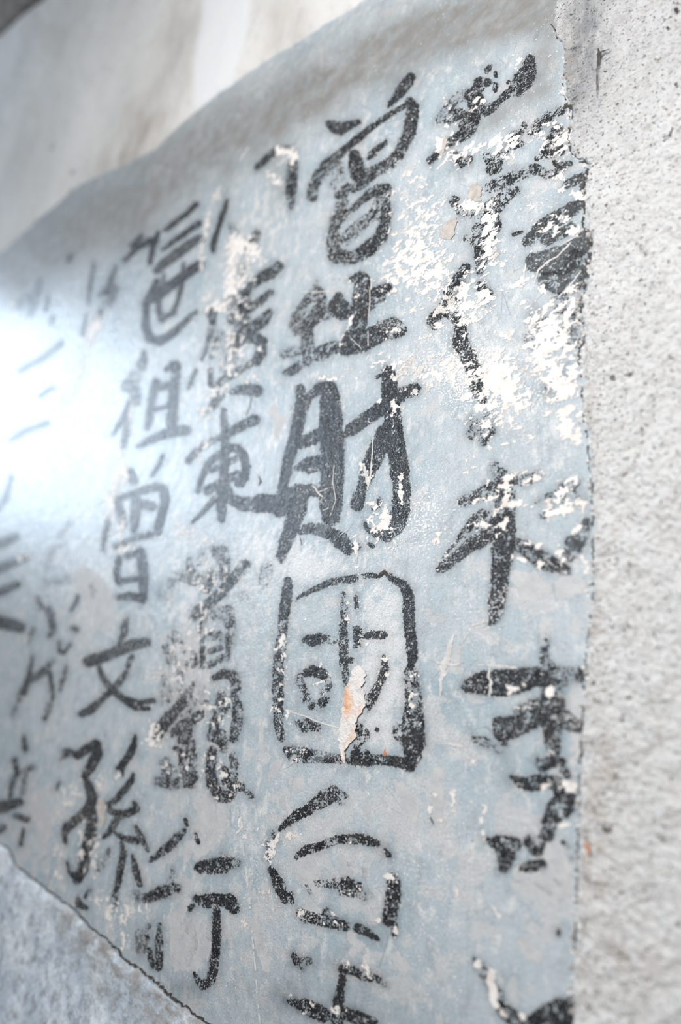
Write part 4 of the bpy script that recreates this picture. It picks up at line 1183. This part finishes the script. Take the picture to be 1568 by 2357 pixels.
SCR = [
 ([(1006, 1526, 4), (1030, 1529, 6), (1062, 1531, 5)], 0), ([(1100, 1530, 3), (1118, 1531, 3)], 0), ([(1122, 1531, 5), (1160, 1534, 6), (1194, 1538, 4)], 0),
 ([(1128, 1534, 4), (1126, 1552, 6), (1130, 1575, 7), (1126, 1606, 5)], 0), ([(1026, 1712, 3), (1048, 1716, 7), (1070, 1721, 4)], 0),
 ([(1046, 1458, 3), (1036, 1492, 12), (1024, 1530, 14), (1016, 1566, 8), (1014, 1608, 3)], 0),
 ([(655, 1633, 3), (700, 1649, 3), (745, 1665, 4), (782, 1677, 3)], .3),
 ([(1314, 560, 3), (1284, 590, 3), (1256, 606, 5), (1240, 622, 3), (1231, 654, 3)], 0), ([(1211, 606, 3), (1206, 640, 4), (1201, 672, 2)], .3),
 ([(1338, 622, 3), (1314, 655, 4), (1290, 680, 3)], 0), ([(1350, 520, 2), (1320, 548, 3), (1290, 566, 2)], .2),
 ([(860, 1000, 2), (857, 1050, 3), (852, 1104, 4), (846, 1130, 3)], 0), ([(837, 1066, 4), (842, 1090, 6), (848, 1118, 4)], 0),
 ([(846, 968, 1.5), (852, 974, 2), (864, 972, 1.5)], 0), ([(720, 1116, 3), (732, 1134, 4), (744, 1146, 3)], 0), ([(732, 1134, 2), (758, 1122, 2)], 0),
 ([(770, 1070, 1.5), (766, 1110, 2), (774, 1150, 2), (760, 1190, 1.5)], .3), ([(742, 1176, 2), (760, 1168, 2)], 0),
 ([(548, 1862, 3), (556, 1920, 5), (562, 1960, 3), (570, 2030, 4), (578, 2100, 5), (582, 2160, 4), (590, 2250, 3), (600, 2370, 3)], .48),
 ([(338, 1412, 3), (339, 1440, 5), (338, 1464, 3)], 0), ([(336, 1544, 3), (352, 1548, 5), (376, 1553, 7)], .3),
 ([(692, 672, 2), (740, 672, 2), (796, 674, 2)], .42), ([(612, 870, 2), (690, 886, 2)], .5), ([(856, 640, 4), (855, 668, 2)], 0),
 ([(852, 664, 1.5), (852, 700, 2), (848, 740, 1.5)], .2), ([(848, 760, 1.5), (848, 800, 2)], 0), ([(806, 776, 1.5), (834, 804, 1.5)], 0),
 ([(1046, 700, 3), (1044, 680, 2)], 0), ([(1018, 690, 3), (1014, 710, 4), (1000, 728, 3)], 0), ([(782, 1234, 1.5), (802, 1218, 2), (812, 1206, 1)], 0),
 ([(822, 1262, 4), (822, 1290, 3), (818, 1300, 2)], 0), ([(640, 384, 3), (660, 362, 3)], 0), ([(552, 372, 3), (576, 334, 2)], 0),
 ([(525, 700, 2), (552, 738, 3)], .2), ([(1062, 1484, 2), (1090, 1440, 5), (1120, 1430, 3)], .4),
]
for i, (p, g) in enumerate(SCR):
    ribbon('scratch', p, 0.00034, M_SCRATCH, wall, 0.4, g, i)

_rr = random.Random(5)
def crumb(px, py, r):
    n = 7; a0 = _rr.random() * 6
    ang = [a0 + i * 6.283 / n for i in range(n)]
    rad = [r * _rr.uniform(.55, 1.1) for _ in range(n)]
    X = np.array([px + q * math.cos(a) for a, q in zip(ang, rad)] + [px + .55 * q * math.cos(a) for a, q in zip(ang, rad)] + [px])
    Y = np.array([py + 1.25 * q * math.sin(a) for a, q in zip(ang, rad)] + [py + .6 * q * math.sin(a) for a, q in zip(ang, rad)] + [py])
    k = r * 0.00035
    H = np.array([-0.0003] * n + [k * _rr.uniform(.6, 1) for _ in range(n)] + [k * 1.1])
    v = wall_pt(X, Y, H)
    f = []
    for i in range(n):
        j = (i + 1) % n
        f += [(i, n + i, j), (j, n + i, n + j), (n + i, 2 * n, n + j)]
    return v, f
_E, _s, _t = resample([(x, y) for x, y in EDGE_R if y < 2400], 9.0)
for x, y in _E:
    if y < 60 or _rr.random() > 0.62: continue
    v, f = crumb(x - 9 + _rr.gauss(-1, 4), y + _rr.uniform(-4, 4), _rr.choice([2.2, 3, 4, 5.5, 7]))
    mesh_obj('render_crumb', v, f, M_RUBBLE if _rr.random() < .75 else M_BARE, side)

CRK = [  # dark strips painting in the shadow gap along the plaster edges
 ('dark ragged crack with painted-in gap shade between painted wall and rough render', side, [(x - 9 + 2.5 * math.sin(y * 1.7), y, 3.4 + 1.6 * math.sin(y * .9)) for x, y in EDGE_R if 150 < y < 2357], .46),
 ('black crack line with painted-in gap shade along the grey plaster patch', lower, [(x + 3, y - 3, 2.5 + 3.5 * min(1, max(0, (x - 180) / 120))) for x, y in EDGE_L if -30 < x < 640], .18),
]
for i, (lab, par, p, g) in enumerate(CRK):
    o = ribbon('crack_shade_strip', p, 0.0006, M_CRACK, par, 0.8, g, 3 + i, 2.0, 9.0)
    o['label'] = lab
for i, p in enumerate([[(1384, 118, 2), (1388, 132, 8), (1383, 165, 2), (1382, 200, 3), (1383, 235, 1)], [(1412, 122, 1), (1396, 126, 3), (1388, 132, 3)],
                       [(1560, 30, 9), (1568, 38, 9)], [(1543, 70, 7), (1550, 76, 6)], [(1556, 300, 3), (1550, 320, 3), (1530, 326, 2)], [(1562, 200, 8), (1568, 206, 7)]]):
    ribbon('pit_crack', p, 0.0062, M_CRACK, side, 0.4, 0, 11 + i)
for i, p in enumerate([[(1296, 252, 3), (1306, 242, 9), (1320, 252, 5), (1318, 278, 3)], [(1332, 374, 3), (1344, 372, 4), (1356, 378, 4)], [(1268, 54, 3), (1282, 76, 4), (1282, 90, 3)],
                       [(1300, 222, 3), (1302, 232, 5)], [(566, 958, 1.5), (576, 938, 2), (580, 910, 1.5)], [(596, 1095, 2), (600, 1108, 4), (594, 1120, 1)], [(690, 1232, 1), (696, 1258, 2)],
                       [(862, 1328, 2), (876, 1322, 4), (886, 1316, 7), (896, 1326, 5)], [(992, 1880, 3), (1000, 1900, 2)], [(1086, 1934, 5)] + [(1090, 1940, 5)], [(1240, 1184, 2), (1250, 1190, 3)]]):
    ribbon('fine_crack', p, 0.00036, M_CRACK, wall, 0.5, 0, 31 + i)
o = ribbon('brick_stain', [(1358, 1938, 4), (1364, 1950, 9), (1370, 1966, 6)], 0.0062, M_RUST, side, 0.4, 0, 5)
o['label'] = 'small brick-red spot on the render'

PALE = [
 [(822, 1958, 5), (806, 1988, 7), (784, 2014, 9)], [(778, 1966, 5), (800, 1990, 7), (832, 2010, 8)], [(842, 1965, 5), (846, 1990, 8), (838, 2014, 6)], [(700, 1990, 30), (716, 2016, 40), (730, 2036, 26)],
 [(764, 1866, 9), (762, 1888, 8), (756, 1912, 10), (766, 1924, 8)], [(846, 1852, 4), (850, 1872, 8), (848, 1890, 6)], [(676, 1800, 18), (688, 1806, 22)], [(656, 1840, 7), (664, 1856, 8), (672, 1872, 6)],
 [(640, 1830, 6), (646, 1860, 7)], [(812, 2160, 14), (822, 2178, 22), (808, 2196, 10)], [(846, 2190, 12), (850, 2212, 16)], [(910, 2200, 14), (926, 2220, 20)], [(716, 2092, 22), (728, 2098, 18)],
 [(1200, 2010, 20), (1240, 2016, 16), (1300, 2060, 14)], [(1180, 2040, 10), (1240, 2050, 8), (1290, 2080, 7)], [(1262, 1966, 22), (1280, 1990, 30), (1300, 2020, 18)], [(1254, 2100, 6), (1270, 2110, 9), (1284, 2120, 6)],
 [(1205, 2170, 16), (1222, 2190, 24), (1240, 2200, 14)], [(1200, 1330, 30), (1225, 1352, 50), (1250, 1360, 26)], [(1300, 1352, 36), (1326, 1346, 30)], [(1246, 1446, 14), (1252, 1466, 16)],
 [(470, 1850, 22), (490, 1890, 50), (478, 1930, 40), (440, 1960, 30)], [(430, 2080, 14), (410, 2120, 34), (420, 2170, 40), (410, 2220, 22)], [(448, 2130, 20), (470, 2180, 26), (440, 2230, 16)],
 [(442, 1470, 30), (436, 1550, 26), (452, 1600, 22)], [(478, 1540, 14), (470, 1600, 18), (460, 1660, 14)], [(196, 1330, 34), (228, 1380, 50), (240, 1430, 34)], [(88, 1820, 14), (92, 1880, 22), (104, 1930, 18)],
 [(1008, 1780, 16), (1014, 1830, 22), (1006, 1880, 14)], [(920, 1806, 14), (940, 1840, 26), (952, 1880, 18)], [(628, 946, 10), (646, 968, 18), (638, 1000, 10)], [(1060, 1490, 4), (1052, 1520, 6), (1060, 1546, 4)],
 [(590, 2090, 5), (588, 2130, 12), (594, 2180, 8)], [(606, 2190, 16), (612, 2230, 10)], [(1324, 1600, 14), (1326, 1680, 16), (1322, 1760, 12)], [(600, 1680, 8), (606, 1720, 10)], [(640, 1760, 16), (626, 1790, 8)],
]
for i, p in enumerate(PALE):
    stroke_mesh(wall, .12, 0, [(a, b, w * 1.35 + 4) for a, b, w in p], -1, M_SMEAR, 'pale_smear', 8.0)

# ------------------------------------------------------------------ patches of bare base coat and the gouge
def ladder(name, rows, hfun, mat, parent, attr=None, ncol=15, step=2.5):
    rows = np.asarray(rows, float)
    y = np.arange(rows[0, 0], rows[-1, 0], step)
    l = np.interp(y, rows[:, 0], rows[:, 1]) + (fbm(y / 7, y * 0 + 2, 3, 1) - .5) * 9
    r = np.interp(y, rows[:, 0], rows[:, 2]) + (fbm(y / 7, y * 0 + 8, 3, 2) - .5) * 9
    r = np.maximum(r, l + 1)
    t = np.linspace(0, 1, ncol)
    X = l[:, None] + (r - l)[:, None] * t[None]; Y = y[:, None] + 0 * X
    ends = np.minimum(1, np.minimum(y - y[0], y[-1] - y) / 10)[:, None]
    h = hfun(X, Y, t[None] + 0 * X, ends)
    a = {'tone': attr(X, Y).reshape(-1, 4)} if attr else None
    return mesh_obj(name, wall_pt(X, Y, h + wall_height(X, Y)).reshape(-1, 3), grid_faces(*X.shape), mat, parent, a)

def gouge_h(X, Y, t, e):
    rim = np.exp(-(t / .12) ** 2) + 1.3 * np.exp(-((1 - t) / .12) ** 2)
    return 0.0004 + e * (0.0007 * rim + 0.0022 * (fbm(X / 16, Y / 34, 4, 0) - 0.35)) - 0.0003 * (1 - e)
def gouge_tone(X, Y):
    g = sum(blob(X, Y, b) for b in [(804, 1580, 8, 30, 10, .55), (800, 1620, 12, 36, 0, .45), (806, 1606, 14, 14, 0, .4), (830, 1612, 8, 30, 0, .35), (820, 1690, 9, 40, 0, .25), (794, 1740, 6, 18, 0, .8), (797, 1650, 8, 20, 0, .35)])
    g = g - blob(X, Y, (828, 1565, 14, 34, 10, .6)) - blob(X, Y, (788, 1690, 8, 30, 0, .5))
    return np.stack([g, g * 0, g * 0, g * 0 + 1], -1)
GROWS = [(1532, 822, 830), (1540, 816, 840), (1552, 812, 843), (1565, 805, 840), (1582, 799, 836), (1597, 795, 840), (1612, 792, 843), (1632, 790, 840), (1645, 788, 830), (1660, 787, 824), (1680, 783, 822), (1697, 780, 821), (1710, 781, 808), (1725, 784, 800), (1740, 787, 797), (1757, 790, 793)]
gouge = ladder('gouge', GROWS, gouge_h, M_GOUGE, wall, gouge_tone, 21, 2.2)
gouge['label'] = 'long gouge baring orange brick and white lime'
o = ladder('brick_fleck', [(1724, 886, 889), (1734, 883, 891), (1742, 884, 889)], lambda X, Y, t, e: 0.0004 + 0 * X, M_RUST, wall, None, 5, 2)
flat = lambda X, Y, t, e: 0.0004 + 0.0006 * (fbm(X / 9, Y / 9, 3, 0) - .5) + 0.0006 * np.exp(-((1 - t) / .1) ** 2)
for rows, lab in [
  ([(421, 1092, 1098), (430, 1085, 1112), (440, 1080, 1111), (452, 1075, 1108), (458, 1082, 1110), (465, 1094, 1110)], 'small brown bare plaster spot above the broken strokes'),
  ([(501, 1046, 1052), (510, 1028, 1055), (522, 1020, 1052), (536, 1010, 1048), (545, 1012, 1042), (552, 1030, 1037)], 'brown bare plaster spot beside the cream drift'),
  ([(1838, 226, 240), (1850, 224, 246), (1870, 224, 244), (1890, 228, 242), (1908, 230, 238)], 'tan chip beside the long left hook'),
  ([(318, 1022, 1030), (330, 1018, 1032), (346, 1014, 1026), (362, 1016, 1022)], 'slim brown chip under the flaked topmost character')]:
    ladder('bare_patch', rows, flat, M_BARE, wall)['label'] = lab
